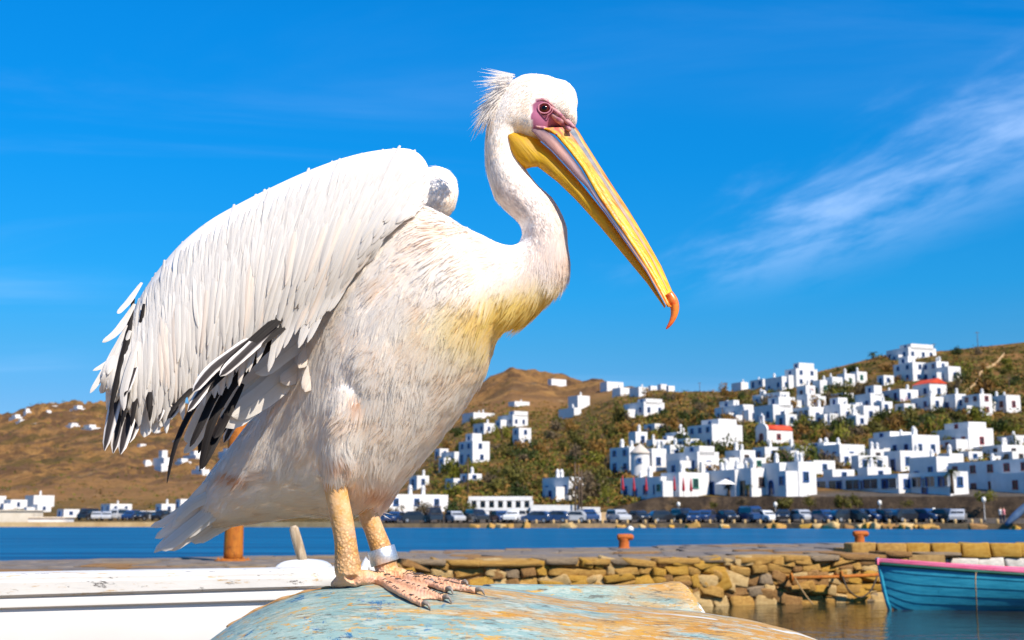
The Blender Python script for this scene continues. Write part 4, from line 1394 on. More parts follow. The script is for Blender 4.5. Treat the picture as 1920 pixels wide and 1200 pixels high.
STONES = [stone_mat('ochre_stone', (0.34, 0.175, 0.04), (0.52, 0.31, 0.085)), stone_mat('brown_stone', (0.21, 0.105, 0.035), (0.36, 0.20, 0.07)), stone_mat('buff_stone', (0.44, 0.28, 0.11), (0.60, 0.43, 0.20)),
          stone_mat('golden_stone', (0.40, 0.20, 0.025), (0.52, 0.31, 0.06)), stone_mat('grey_stone', (0.20, 0.145, 0.09), (0.33, 0.245, 0.155))]
quay = thing('stone_quay', 'low stone quay with rubble wall and paved top in front of the bay', 'quay', (0, 16, 0))
Q0 = Vector((0, 16, 0))
pxs_q = list(range(-300, 1771, 30))
m = MB()
rings = []
for px in pxs_q:
    a, b_ = P(px, 1000, qf(px)), P(px, 1000, qb(px))
    za, zb = qz(a.x), qz(b_.x)
    a0 = Vector((a.x, a.y + .015, za - .02)); b0 = Vector((b_.x, b_.y, zb - .02))
    rings.append([p - Q0 for p in (Vector((a0.x, a0.y, -.5)), a0, b0, Vector((b0.x, b0.y, -.5)))])
m.loft(rings)
m.build('core', M_MORTAR, quay)
# stone shapes
rs = random.Random(77)
def stone_mesh(seed, boxy=.5):
    r = random.Random(seed)
    import bmesh
    bm = bmesh.new()
    bmesh.ops.create_cube(bm, size=1.0)
    bmesh.ops.bevel(bm, geom=list(bm.edges), offset=.20 * (1 - boxy) + .05, segments=2, profile=.6, affect='EDGES')
    for v_ in bm.verts:
        n_ = Vector((noise.noise(v_.co * 1.7 + Vector((seed, 0, 0))), noise.noise(v_.co * 1.7 + Vector((0, seed, 5))), noise.noise(v_.co * 1.7 + Vector((3, 0, seed)))))
        v_.co += n_ * (.34 * (1 - boxy) + .05)
    me = bpy.data.meshes.new('stone'); bm.to_mesh(me); bm.free()
    me.polygons.foreach_set('use_smooth', np.ones(len(me.polygons), dtype=bool))
    me.materials.append(STONES[0])
    return me
ST_R = [stone_mesh(i, .42) for i in range(12)]
ST_B = [stone_mesh(50 + i, .75) for i in range(8)]
def put_stone(name, me, c, size, rot, mt, parent, base):
    o = link(name, me, parent, Vector(c) - base, rot)
    o.scale = size
    o.material_slots[0].link = 'OBJECT'
    o.material_slots[0].material = mt
    return o
def front_pt(px, z):
    a = P(px, 1000, qf(px)); return Vector((a.x, a.y, z))
def wall_course(px0, px1, zlo, zhi, wmin, wmax, name='stone', flatp=.3):
    x = front_pt(px0, 0).x; xe = front_pt(px1, 0).x
    cx_ = [front_pt(p, 0).x for p in range(-300, 2301, 20)]; cy_ = [front_pt(p, 0).y for p in range(-300, 2301, 20)]
    while x < xe:
        w = rs.uniform(wmin, wmax)
        xm = x + w / 2
        y = float(np.interp(xm, cx_, cy_)); y2 = float(np.interp(xm + .1, cx_, cy_))
        h = zhi - zlo
        two = h > .12 and rs.random() < .30
        for kk in range(2 if two else 1):
            hh = h / (2 if two else 1)
            zc = zlo + hh * (kk + .5) + rs.uniform(-.008, .008)
            mt = rs.choices(STONES, (4, 2, 3, 3, .3))[0]
            put_stone(name, rs.choice(ST_R), (xm, y + .05 + rs.uniform(-.03, .025), zc), (w * rs.uniform(1.0, 1.14), .20, hh * rs.uniform(.98, 1.15)), (rs.uniform(-.2, .2), rs.uniform(-.22, .22), math.atan2(y2 - y, .1) + rs.uniform(-.12, .12)), mt, quay, Q0)
        x += w
zz = -.06
for h in (.17, .13, .15, .10, .10):
    wall_course(520, 1668, zz, zz + h, .10, .40)
    zz += h
# odd stones bridging the courses
for i in range(46):
    px = rs.uniform(800, 1650); p = front_pt(px, rs.uniform(.02, .44))
    q = rs.uniform(.5, 1.3)
    put_stone('stone', rs.choice(ST_R), (p.x, p.y + .035, p.z), (.24 * q, .20, .15 * q * rs.uniform(.7, 1.3)), (rs.uniform(-.3, .3), rs.uniform(-.5, .5), rs.uniform(-.2, .2)), rs.choices(STONES, (4, 3, 3, 2.4, 1))[0], quay, Q0)
# cap slabs along the edge
x = front_pt(600, 0).x; xe = front_pt(1668, 0).x
cx_ = [front_pt(p, 0).x for p in range(-300, 2301, 20)]; cy_ = [front_pt(p, 0).y for p in range(-300, 2301, 20)]
while x < xe:
    w = rs.uniform(.28, .75)
    xm = x + w / 2; y = float(np.interp(xm, cx_, cy_)); y2 = float(np.interp(xm + .1, cx_, cy_))
    put_stone('cap_slab', rs.choice(ST_B), (xm, y + .20 + rs.uniform(-.04, .02), qz(xm) - .012 + rs.uniform(-.012, .012)), (w * .985, .50, .075), (rs.uniform(-.03, .03), rs.uniform(-.03, .03), math.atan2(y2 - y, .1)), rs.choice([STONES[4], STONES[1], STONES[0], STONES[0]]), quay, Q0)
    x += w
# paving slabs
for row in range(9):
    t0, t1 = row / 9, (row + 1) / 9
    px = -260
    while px < 1760:
        dpx = rs.uniform(55, 150) * (1.25 - .5 * row / 9)
        a, b_, c_ = qf(px + dpx / 2), qb(px + dpx / 2), None
        y0, y1 = lerp(a + .42, b_ - .05, t0), lerp(a + .42, b_ - .05, t1)
        p0, p1 = P(px, 1000, (y0 + y1) / 2), P(px + dpx, 1000, (y0 + y1) / 2)
        xm = (p0.x + p1.x) / 2
        if px < 480 and row < 3:
            px += dpx; continue
        put_stone('paving_slab', rs.choice(ST_B), (xm, (y0 + y1) / 2, qz(xm) - .020 + rs.uniform(-.008, .008)), ((p1.x - p0.x) * .985, (y1 - y0) * .97, .06), (rs.uniform(-.012, .012), rs.uniform(-.012, .012), rs.uniform(-.03, .03)), M_PAVE if rs.random() < .8 else STONES[rs.choice((4, 1))], quay, Q0)
        px += dpx
# ashlar end of the quay at the right
k = NT('pale_ashlar', .75, .3); v = k.coord('Object'); k.base(k.mix(k.ramp(k.noise(v, 4, 6, .65), .3, .7), (0.42, 0.38, 0.33), (0.60, 0.56, 0.50))); k.bump(k.noise(v, 20, 7, .7), .5, .02); M_ASH = k.m
ashlar = thing('ashlar_wall', 'wall of squared golden and pale stone blocks beyond the rowing boat', 'wall', (5.4, 17.6, 0))
A0 = Vector((5.4, 17.6, 0))
m = MB()
pa, pb = P(1590, 1000, 17.35), P(2400, 1000, 17.9)
m.box(((pa.x + pb.x) / 2 - A0.x, .42, .08), (pb.x - pa.x, .6, 1.16), math.atan2(.4, pb.x - pa.x))
m.build('core', M_MORTAR, ashlar)
for ci, (ya, yb_, mt_) in enumerate([(1018, 1046, None), (1046, 1071, M_ASH), (1071, 1098, M_ASH), (1098, 1126, STONES[0])]):
    px = 1592 if ci == 0 else 1600
    while px < 2380:
        w = rs.uniform(46, 60)
        D = lerp(17.3, 17.8, (px - 1590) / 800)
        a, b_ = P(px, ya, D), P(px + w, yb_, D)
        mt = mt_ if (mt_ and rs.random() < .8) else rs.choice([STONES[3], STONES[3], STONES[0], STONES[2]])
        put_stone('block', rs.choice(ST_B), ((a.x + b_.x) / 2, D + .1, (a.z + b_.z) / 2), ((b_.x - a.x) * .985, .30, (a.z - b_.z) * .975), (0, 0, rs.uniform(-.01, .01)), mt, ashlar, A0)
        px += w

# ---- rust: posts, bollards, pipe
def rust_mat(name, a, b_, dark):
    k = NT(name, .75, .25); v = k.coord('Object'); st = k.coord('Object', (6, 6, 1.2))
    c = k.mix(k.ramp(k.noise(st, 3, 7, .7), .3, .7), a, b_)
    c = k.mix(k.ramp(k.noise(v, 12, 7, .75), .52, .68, 0, .85), c, dark); k.base(c); k.bump(k.noise(v, 45, 7, .7), .6, .01); return k.m
M_RUST = rust_mat('rusted_iron', (0.33, 0.085, 0.012), (0.44, 0.16, 0.02), (0.10, 0.035, 0.012))
M_RUST2 = rust_mat('red_lead_paint', (0.36, 0.075, 0.014), (0.46, 0.13, 0.022), (0.14, 0.035, 0.012))
pp = P(437, 1050, 14.9); pp.z = qz(pp.x)
post = thing('rusty_post', 'tall rusty iron post on the quay behind the pelican tail', 'post', pp)
MB().lathe([(.112, 0), (.114, .10), (.110, .4), (.111, 1.0), (.109, 1.70), (.10, 1.76), (.06, 1.80), (.01, 1.81)], n=28).build('shaft', M_RUST, post, True)
MB().lathe([(.22, 0), (.22, .016), (.17, .028), (.12, .034)], n=20).build('base_plate', M_RUST, post)
for i in range(6):
    w = i * math.pi / 3
    MB().lathe([(.016, .014), (.016, .036), (.008, .044)], (.178 * math.cos(w), .178 * math.sin(w), 0), 6).build('bolt', M_RUST, post)
for px, py, D, lab in ((1170, 1027, 21.0, 'red rusty mooring bollard on the quay above the rubble wall'), (1612, 1020, 22.6, 'red rusty mooring bollard on the quay near the rowing boat bow')):
    p = P(px, py, D); p.z = qz(p.x) - .02
    t = thing('mooring_bollard', lab, 'bollard', p, 0, 'quay bollards')
    MB().lathe([(.118, 0), (.118, .02), (.10, .035), (.088, .06), (.086, .17), (.094, .19)], n=20).build('shaft', M_RUST2, t, True)
    m = MB()
    n_ = 18
    rings = []
    for xx, r in ((-.115, .01), (-.11, .045), (-.09, .058), (0, .062), (.10, .060), (.145, .052), (.162, .03), (.166, .006)):
        rings.append([(xx, r * 1.45 * math.cos(2 * math.pi * i / n_), .215 + r * .9 * math.sin(2 * math.pi * i / n_)) for i in range(n_)])
    m.loft(rings).build('head', M_RUST2, t, True)
# rusty pipe along the wall with mooring ropes
pi0, pi1 = P(1478, 1084, 15.75), P(1668, 1077, 16.05)
pipe = thing('rusty_pipe', 'rusty mooring pipe running along the rubble wall beside the rowing boat', 'pipe', pi0)
MB().tube([Vector((0, 0, 0)), (pi1 - pi0) * .5 + Vector((0, 0, -.006)), pi1 - pi0], [.024, .023, .024], 10).build('pipe', M_RUST, pipe, True)
for t_ in (.03, .52):
    c0 = (pi1 - pi0) * t_
    m = MB(); pts = [c0 + Vector((.0, .052 * math.cos(w), .052 * math.sin(w))) for w in [2 * math.pi * i / 18 for i in range(19)]]
    m.tube(pts, .017, 8, cap=False).build('ring', M_RUST, pipe, True)
    m = MB(); m.tube([c0, c0 + Vector((0, .35, .01))], .02, 8).build('bracket', M_RUST, pipe, True)
M_ROPE = simple('old_rope', (0.36, 0.23, 0.10), .9, .3, 60, .5)
M_ROPED = simple('dark_rope', (0.06, 0.045, 0.03), .9, .3, 60, .5)
def rope(name, lab, pts, r, mt):
    s_ = smooth_rows([tuple(p) for p in pts], 6)
    m = MB(); m.tube([Vector(q) - Vector(pts[0]) for q in s_], r, 7)
    o = m.build(name, mt, None, True, Vector(pts[0]))
    return tag(o, lab, 'rope')
rope('mooring_rope', 'frayed tan rope hanging from the rusty pipe down the wall', [P(1490, 1083, 15.7), P(1500, 1100, 15.62), P(1512, 1118, 15.55), P(1524, 1133, 15.45)], .009, M_ROPE)
rope('mooring_rope', 'dark slack rope looped between the rusty pipe and the wall', [P(1580, 1080, 15.85), P(1590, 1105, 15.75), P(1612, 1120, 15.75), P(1632, 1108, 15.8), P(1645, 1080, 15.95)], .011, M_ROPED)

# ---- blue rowing boat
RB = P(1665, 1132, 15.0); RB.z = 0.0
boat = thing('rowing_boat', 'blue clinker rowing boat with pink rim floating beside the quay wall', 'boat', RB)
def paint(name, a, b_, rough=.4):
    k = NT(name, rough, .45); v = k.coord('Object'); st = k.coord('Object', (1, 3, 9))
    c = k.mix(k.ramp(k.noise(st, 3, 6, .6), .3, .7), a, b_)
    c = k.mix(k.ramp(k.noise(v, 14, 8, .75), .60, .66, 0, .5), c, tuple(q * .5 for q in a)); k.base(c); k.bump(k.noise(st, 12, 5), .2, .01); return k.m
M_BBLUE = paint('boat_blue', (0.010, 0.19, 0.31), (0.03, 0.29, 0.42))
M_BPINK = paint('boat_pink', (0.74, 0.10, 0.22), (0.82, 0.20, 0.32))
M_BGRN = paint('boat_green', (0.008, 0.075, 0.045), (0.02, 0.12, 0.075))
def P0(px, py, D):
    return P(px, py, D) - RB
LB = 3.9
def sect(s):
    """half-section at fraction s from bow: (sheer z, half beam, keel z, x, centre y)"""
    beam = .70 * (math.sin(min(1, s * 1.25 + .0) * math.pi / 2) ** .75) * (1 - .25 * max(0, (s - .75) / .25) ** 2)
    sheer = .57 - .17 * math.sin(min(1.0, s * 1.1) * math.pi / 2) + .03 * max(0, (s - .8) / .2)
    keel = -.10 + .16 * max(0, 1 - s * 9) ** 2
    rake = -.085 + s * LB
    return sheer, beam, keel, rake, .12 * s
NPL = 7
NSB = 26
for side in (-1, 1):
    for pl in range(NPL):
        vs, fs = [], []
        for i in range(NSB + 1):
            s = (i / NSB) ** 1.3
            sh, bm_, kl, x, cy_0 = sect(s)
            for e in (0, 1, 2):
                a = (pl + (0, .55, 1.0)[e]) / NPL
                th = a * math.pi / 2
                y = bm_ * math.sin(th) ** .75 if bm_ > 0 else 0
                z = kl + (sh - kl) * (1 - math.cos(th)) ** .82
                xx = x - .07 * max(0, 1 - s * 6) * (1 - a) * -1.2
                out = .007 if e == 0 else (.003 if e == 1 else -.001)
                vs.append((xx, side * (y + out) + cy_0, z))
            a_, b2 = vs[-1], vs[-3]
            vs.append((a_[0], a_[1] - side * .018, a_[2])); vs.append((b2[0], b2[1] - side * .018, b2[2]))
        K = 5
        for i in range(NSB):
            for e in range(K):
                a = i * K + e; b2 = i * K + (e + 1) % K
                fs.append((a, b2, b2 + K, a + K))
        fs.append(tuple(range(K))); fs.append(tuple(NSB * K + e for e in range(K)))
        o = link('plank', mesh('plank', vs, fs, M_BBLUE, True), boat); autosmooth(o.data, 30)
def sheer_line(side, dz, dy):
    out = []
    for i in range(NSB + 1):
        s = (i / NSB) ** 1.3
        sh, bm_, kl, x, cy_0 = sect(s)
        out.append(Vector((x - (.03 if i == 0 else 0), side * (bm_ + dy) + cy_0, sh + dz)))
    return out
for side in (-1, 1):
    MB().tube(sheer_line(side, -.030, .010), .020, 8).build('green_strake', M_BGRN, boat, True)
    pts = sheer_line(side, .012, -.010)
    m = MB(); rings = []
    for p in pts:
        rings.append([p + Vector((0, side * .034, -.018)), p + Vector((0, side * .034, .018)), p + Vector((0, side * -.034, .024)), p + Vector((0, side * -.038, -.05))])
    m.loft(rings).build('gunwale', M_BPINK, boat)
# inner lining, thwarts, stem
vs, fs = [], []
for i in range(NSB + 1):
    s = (i / NSB) ** 1.3
    sh, bm_, kl, x, cy_0 = sect(s)
    for j in range(9):
        a = -1 + j / 4
        vs.append((x + .02, a * max(0, bm_ - .03) + cy_0, kl + .14 + (sh - kl - .16) * abs(a) ** 2.2))
for i in range(NSB):
    for j in range(8):
        a = i * 9 + j
        fs.append((a, a + 1, a + 10, a + 9))
link('lining', mesh('lining', vs, fs, M_BPINK, True), boat)
for xx in (1.1, 2.1, 3.1):
    sh, bm_, kl, x, cy_0 = sect(xx / LB)
    MB().box((xx, cy_0, sh - .10), (.22, bm_ * 1.86, .03)).build('thwart', M_BPINK, boat)
MB().tube([(-.100, 0, .61), (-.080, 0, .48), (-.050, 0, .30), (-.015, 0, .12), (.04, 0, -.08)], [.020, .024, .026, .026, .026], 8).build('stem', M_BBLUE, boat, True)
sh, bm_, kl, x, cy_0 = sect(1.0)
ring_t = [Vector((x, cy_0 + bm_ * math.sin(a) * .98, kl + (sh - kl) * (1 - math.cos(abs(a))) ** .82)) for a in [(-1 + j / 8) * math.pi / 2 for j in range(17)]]
m = MB(); m.loft([ring_t, [p + Vector((.03, 0, 0)) for p in ring_t]]).build('transom', M_BBLUE, boat)
rope('mooring_rope', 'thin pale rope hanging over the side of the rowing boat', [P(1830, 1073, 14.25), P(1829, 1090, 14.22), P(1830, 1112, 14.24), P(1831, 1134, 14.3), P(1831, 1150, 14.4)], .007, M_ROPE)
# ------------------------------------------------------------------ background: bay shore, hills, town
TC = [
    (-5200, [170, 195, 330, 480, 700, 950, 1250, 1500, 1900], [990, 989, 985, 983, 982, 981, 981, 981, 981]),
    (-3000, [170, 195, 330, 480, 700, 950, 1250, 1500, 1900], [985, 979, 972, 962, 945, 925, 905, 895, 915]),
    (-900, [170, 195, 330, 480, 700, 950, 1250, 1500, 1900], [984, 977, 968, 950, 915, 880, 845, 820, 850]),
    (0, [170, 195, 330, 480, 700, 950, 1250, 1500, 1900], [984, 977, 966, 945, 900, 860, 815, 785, 830]),
    (50, [170, 195, 330, 480, 700, 950, 1250, 1500, 1900], [984, 977, 966, 943, 897, 855, 806, 767, 825]),
    (100, [170, 195, 330, 480, 700, 950, 1250, 1500, 1900], [984, 977, 966, 942, 895, 850, 800, 761, 820]),
    (200, [170, 195, 330, 480, 700, 950, 1250, 1500, 1900], [984, 977, 966, 940, 890, 840, 795, 758, 820]),
    (400, [170, 195, 330, 480, 700, 950, 1250, 1500, 1900], [984, 977, 964, 935, 885, 840, 800, 770, 820]),
    (700, [155, 175, 230, 330, 480, 650, 850, 1000, 1300], [985, 976, 955, 915, 870, 830, 790, 752, 800]),
    (880, [150, 168, 190, 230, 300, 400, 550, 750, 1000], [985, 973, 952, 905, 860, 815, 775, 735, 790]),
    (920, [150, 168, 190, 230, 300, 400, 550, 750, 1000], [985, 973, 952, 905, 857, 810, 765, 713, 770]),
    (960, [150, 168, 190, 230, 300, 400, 550, 750, 1000], [985, 973, 952, 905, 855, 805, 755, 699, 760]),
    (1005, [150, 168, 190, 230, 300, 400, 550, 750, 1000], [985, 973, 951, 902, 852, 802, 755, 702, 760]),
    (1060, [150, 168, 190, 230, 300, 400, 550, 750, 1000], [985, 973, 950, 900, 850, 800, 755, 711, 760]),
    (1160, [153, 171, 187, 215, 260, 330, 420, 600, 800], [985, 972, 935, 890, 840, 790, 750, 723, 770]),
    (1260, [151, 169, 181, 205, 240, 290, 360, 480, 700], [985, 971, 931, 885, 840, 795, 757, 736, 780]),
    (1370, [147, 165, 176, 205, 240, 290, 350, 440, 700], [985, 971, 929, 885, 838, 790, 754, 735, 780]),
    (1440, [145, 162, 173, 205, 235, 270, 310, 370, 600], [985, 971, 928, 885, 838, 795, 757, 724, 770]),
    (1540, [141, 158, 169, 205, 235, 270, 310, 370, 600], [985, 971, 928, 885, 835, 790, 745, 694, 760]),
    (1650, [137, 154, 165, 205, 235, 270, 310, 370, 600], [985, 971, 928, 882, 830, 780, 730, 667, 740]),
    (1780, [133, 149, 160, 205, 235, 270, 310, 370, 600], [985, 971, 928, 880, 825, 770, 715, 658, 740]),
    (1920, [129, 144, 155, 205, 235, 270, 310, 370, 600], [985, 971, 928, 880, 825, 770, 710, 642, 730]),
    (2800, [105, 120, 131, 205, 235, 270, 310, 370, 600], [985, 971, 928, 875, 815, 750, 690, 640, 720]),
    (4200, [100, 115, 126, 205, 235, 270, 310, 370, 600], [990, 976, 950, 930, 900, 870, 840, 810, 850]),
    (6500, [90, 105, 120, 205, 235, 270, 310, 370, 600], [1005, 1000, 996, 990, 988, 985, 983, 981, 980])]
_tp = np.array([c[0] for c in TC], dtype=float)
_td = np.array([c[1] for c in TC], dtype=float)
_ty = np.array([c[2] for c in TC], dtype=float)
def t_nodes(px):
    return np.array([np.interp(px, _tp, _td[:, i]) for i in range(9)]), np.array([np.interp(px, _tp, _ty[:, i]) for i in range(9)])
def depth_at(px, py):
    d, y = t_nodes(px)
    ys = y[:8][::-1]; ds = d[:8][::-1]
    return float(np.interp(py, ys, ds))
def ground(px, D):
    d, y = t_nodes(px)
    return P(px, float(np.interp(D, d, y)), D)
def road_D(px, t=.38):
    d = t_nodes(px)[0]
    return float(d[0] + (d[1] - d[0]) * t)
def wall_D(px):
    return float(t_nodes(px)[0][1])
def land_noise(p, D):
    a = np.clip((D - 170) / 120, 0, 1) * D * .0011
    q = Vector((p.x, p.y, 0))
    n = noise.hetero_terrain(q * .035 * (300 / max(300, D)), 1.0, 2.1, 5, .4) - .6
    n2 = (noise.ridged_multi_fractal(q * .009, 1.0, 2.0, 5, 1.0, 2.0) - 1.0) * .6 + (noise.ridged_multi_fractal(q * .035, 1.0, 2.0, 4, 1.0, 2.0) - 1.0) * .55 if D > 420 else 0.0
    return float(a * (n * .9 + n2 * 8.5 * min(1, (D - 420) / 300 if D > 420 else 0)))
vs, fs = [], []
pcs = list(range(-5200, -900, 80)) + list(range(-900, -40, 24)) + list(range(-40, 2000, 6)) + list(range(2000, 2800, 24)) + list(range(2800, 6501, 80))
fr = np.concatenate([np.linspace(i, i + 1, 15 if i < 4 else 33)[:-1] for i in range(8)] + [[8.0]])
for px in pcs:
    d, y = t_nodes(px)
    for f_ in fr:
        D = float(np.interp(f_, range(9), d)); py = float(np.interp(f_, range(9), y))
        p = P(px, py, D)
        p.z += land_noise(p, D) if f_ < 7.9 else 0
        vs.append(p)
    # front lip of the land, down under the water
nr = len(fr)
for i in range(len(pcs) - 1):
    for j in range(nr - 1):
        a = i * nr + j
        fs.append((a, a + nr, a + nr + 1, a + 1))
k = NT('dry_hillside', .9, .1)
v = k.coord('Object')
sepw = k.n('ShaderNodeSeparateXYZ'); k.link(v, sepw.inputs[0])
n1 = k.noise(v, .012, 8, .6); n2 = k.noise(v, .09, 8, .65); n3 = k.noise(v, .35, 6, .7)
c = k.mix(k.ramp(n2, .3, .7), (0.28, 0.135, 0.042), (0.44, 0.235, 0.08))
c = k.mix(k.ramp(n1, .40, .62), c, (0.34, 0.17, 0.058))
c = k.mix(k.ramp(n3, .50, .66, 0, .8), c, (0.11, 0.065, 0.03))
green = k.math('MULTIPLY', k.ramp(sepw.outputs[1], 400, 560, 1, .15), k.ramp(n2, .36, .52))
c = k.mix(k.math('MULTIPLY', green, .88), c, k.mix(k.ramp(n3, .42, .60), (0.026, 0.032, 0.007), (0.15, 0.10, 0.02)))
c = k.mix(k.ramp(k.noise(k.coord('Object', (1, 1, 1), loc=(40, 9, 3)), .06, 7, .7), .60, .66, 0, .75), c, (0.42, 0.28, 0.14))
far_ = k.ramp(sepw.outputs[1], 450, 700)
c = k.mix(k.math('MULTIPLY', k.ramp(k.noise(v, .022, 8, .72, .6), .45, .53), k.math('MULTIPLY', far_, .75)), c, (0.10, 0.056, 0.032))  # dark rock patches; shade of the rock relief is put into this colour too
c = k.mix(k.math('MULTIPLY', k.ramp(k.noise(k.coord('Object', loc=(300, 70, 0)), .011, 7, .7), .54, .62), k.math('MULTIPLY', far_, .6)), c, (0.10, 0.075, 0.02))
c = k.mix(k.ramp(sepw.outputs[1], 168, 178, .9, 0), c, (0.13, 0.11, 0.095))
k.base(c); k.bump(k.math('ADD', k.math('ADD', n3, k.noise(v, 1.2, 6, .7)), k.math('MULTIPLY', k.noise(v, .045, 8, .72), k.math('MULTIPLY', far_, 9.0))), 1.0, .9)
M_LAND = k.m
o = link('hills', mesh('hills', vs, fs, M_LAND, True)); o['kind'] = 'structure'

# ---- far quay edge
k = NT('shore_stone', .85, .2); v = k.coord('Object'); c = k.mix(k.ramp(k.noise(v, .6, 7, .7), .3, .7), (0.10, 0.075, 0.05), (0.30, 0.20, 0.10)); k.base(c); k.bump(k.noise(v, 3, 6), .6, .1); M_SHORE = k.m
k = NT('golden_quay', .85, .2); v = k.coord('Object'); c = k.mix(k.ramp(k.noise(v, .5, 7, .7), .3, .7), (0.42, 0.26, 0.11), (0.58, 0.41, 0.21)); k.base(c); k.bump(k.noise(v, 3, 6), .4, .1); M_GQ = k.m
def shore_D(px):
    return float(t_nodes(px)[0][0])
def edge_wall(name, px0, px1, ylo, yhi, dD, th, mt, lab, cat):
    base = P(px0, 985, shore_D(px0)); base.z = 0
    rings = []
    for px in range(px0, px1 + 1, 20):
        D = shore_D(px) - dD
        a = P(px, yhi, D)
        rings.append([q - base for q in (Vector((a.x, a.y, -.4)), a, a + Vector((0, th, 0.0)), Vector((a.x, a.y + th, -.4)))])
    m = MB().loft(rings)
    o = m.build(name, mt, None, loc=base)
    return tag(o, lab, cat)
edge_wall('sea_wall', -3000, 700, 990, 979, 1.0, 6, M_GQ, 'long pale stone sea wall along the foot of the bare hill', 'wall')
edge_wall('sea_wall', 701, 4200, 990, 981.5, .8, 4, M_SHORE, 'dark stone sea wall along the waterfront road below the town', 'wall')
rb = random.Random(9)
for i in range(46):
    px = rb.choice([rb.uniform(880, 1500), rb.uniform(1500, 1920), rb.uniform(1640, 1760)])
    D = shore_D(px) - rb.uniform(1.0, 2.2)
    p = P(px, 988, D); s_ = rb.uniform(.45, 1.15)
    o = link('shore_rock', rb.choice(ST_R), None, (p.x, p.y, .12), (rb.uniform(-.3, .3), rb.uniform(-.3, .3), rb.uniform(0, 3)))
    o.scale = (s_ * 1.5, s_, s_ * .8)
    o.material_slots[0].link = 'OBJECT'; o.material_slots[0].material = STONES[rb.choice((0, 2, 3, 1))]
    tag(o, 'golden boulder at the waterline under the dark sea wall', 'rock', 'rocks along the sea wall')
for i in range(38):
    px = 985 + i * 24.5 + rb.uniform(-5, 5)
    p = P(px, 983, shore_D(px) + .5)
    o = link('mooring_post', (lambda m: m.me('mooring_post', STONES[2], True))(MB().lathe([(.16, -.2), (.15, .3), (.17, .42), (.13, .52), (.02, .56)], n=8)) if i == 0 else mp_me, None, (p.x, p.y, p.z))
    if i == 0:
        mp_me = o.data
    tag(o, 'short pale mooring post on the edge of the far waterfront', 'bollard', 'mooring posts along the far waterfront')

# ---- retaining wall under the terrace
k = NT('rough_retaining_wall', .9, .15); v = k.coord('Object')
c = k.mix(k.ramp(k.noise(v, .5, 7, .7), .3, .7), (0.030, 0.021, 0.015), (0.095, 0.065, 0.04)); c = k.mix(k.ramp(k.noise(v, .25, 6, .7), .56, .66, 0, .6), c, (0.18, 0.11, 0.05)); k.base(c); k.bump(k.noise(v, 1.5, 8, .75), 1.0, .4)  # the wall's shade is put into these dark stone colours
rw0 = P(1170, 971, 170); rings = []
for px in range(1160, 4000, 16):
    top = 931 if px > 1240 else lerp(952, 931, (px - 1160) / 80)
    a = P(px, 974, wall_D(px) - .5 + .6 * noise.noise(Vector((px * .05, 0, 0)))); b_ = P(px, top + 1.5 * noise.noise(Vector((px * .03, 4, 0))), wall_D(px) + 1.5 + .7 * noise.noise(Vector((px * .06, 9, 0))))
    mid_ = a.lerp(b_, .5) + Vector((0, -.8 * noise.noise(Vector((px * .08, 2, 2))), 0))
    rings.append([q - rw0 for q in (a - Vector((0, 0, 1)), a, mid_, b_, b_ + Vector((0, 9, .05)), a + Vector((0, 9, -1)))])
tag(MB().loft(rings).build('retaining_wall', k.m, None, True, rw0), 'rough dark retaining wall behind the parked cars under the terrace', 'wall')

# ---- houses
def wash(name, a, b_, rough=.85):
    k = NT(name, rough, .2); v = k.coord('Object'); k.base(k.mix(k.ramp(k.noise(v, .8, 6, .65), .3, .7), a, b_)); k.bump(k.noise(v, 3, 5), .15, .05); return k.m
M_WASH = wash('whitewash', (0.60, 0.59, 0.575), (0.69, 0.68, 0.67))
M_CREAM = wash('cream_wash', (0.62, 0.54, 0.42), (0.72, 0.64, 0.52))
M_TAN = wash('tan_stone', (0.40, 0.27, 0.14), (0.54, 0.38, 0.21))
M_REDROOF = wash('red_roof', (0.50, 0.05, 0.025), (0.62, 0.09, 0.04))
M_BLUEP = wash('blue_joinery', (0.02, 0.10, 0.34), (0.04, 0.15, 0.42), .5)
M_REDP = wash('red_joinery', (0.28, 0.02, 0.02), (0.40, 0.04, 0.035), .5)
M_BROWNP = wash('brown_joinery', (0.10, 0.05, 0.03), (0.16, 0.08, 0.045), .6)
M_GREENP = wash('green_joinery', (0.03, 0.22, 0.14), (0.05, 0.30, 0.2), .5)
k = NT('window_glass', .12, .5); v = k.coord('Object'); k.base(k.mix(k.ramp(k.noise(v, .7, 3), .4, .6), (0.012, 0.016, 0.022), (0.03, 0.04, 0.05))); M_GLASS = k.m
JOIN = {'b': M_BLUEP, 'r': M_REDP, 'n': M_BROWNP, 'g': M_GREENP}
_wcache = {}
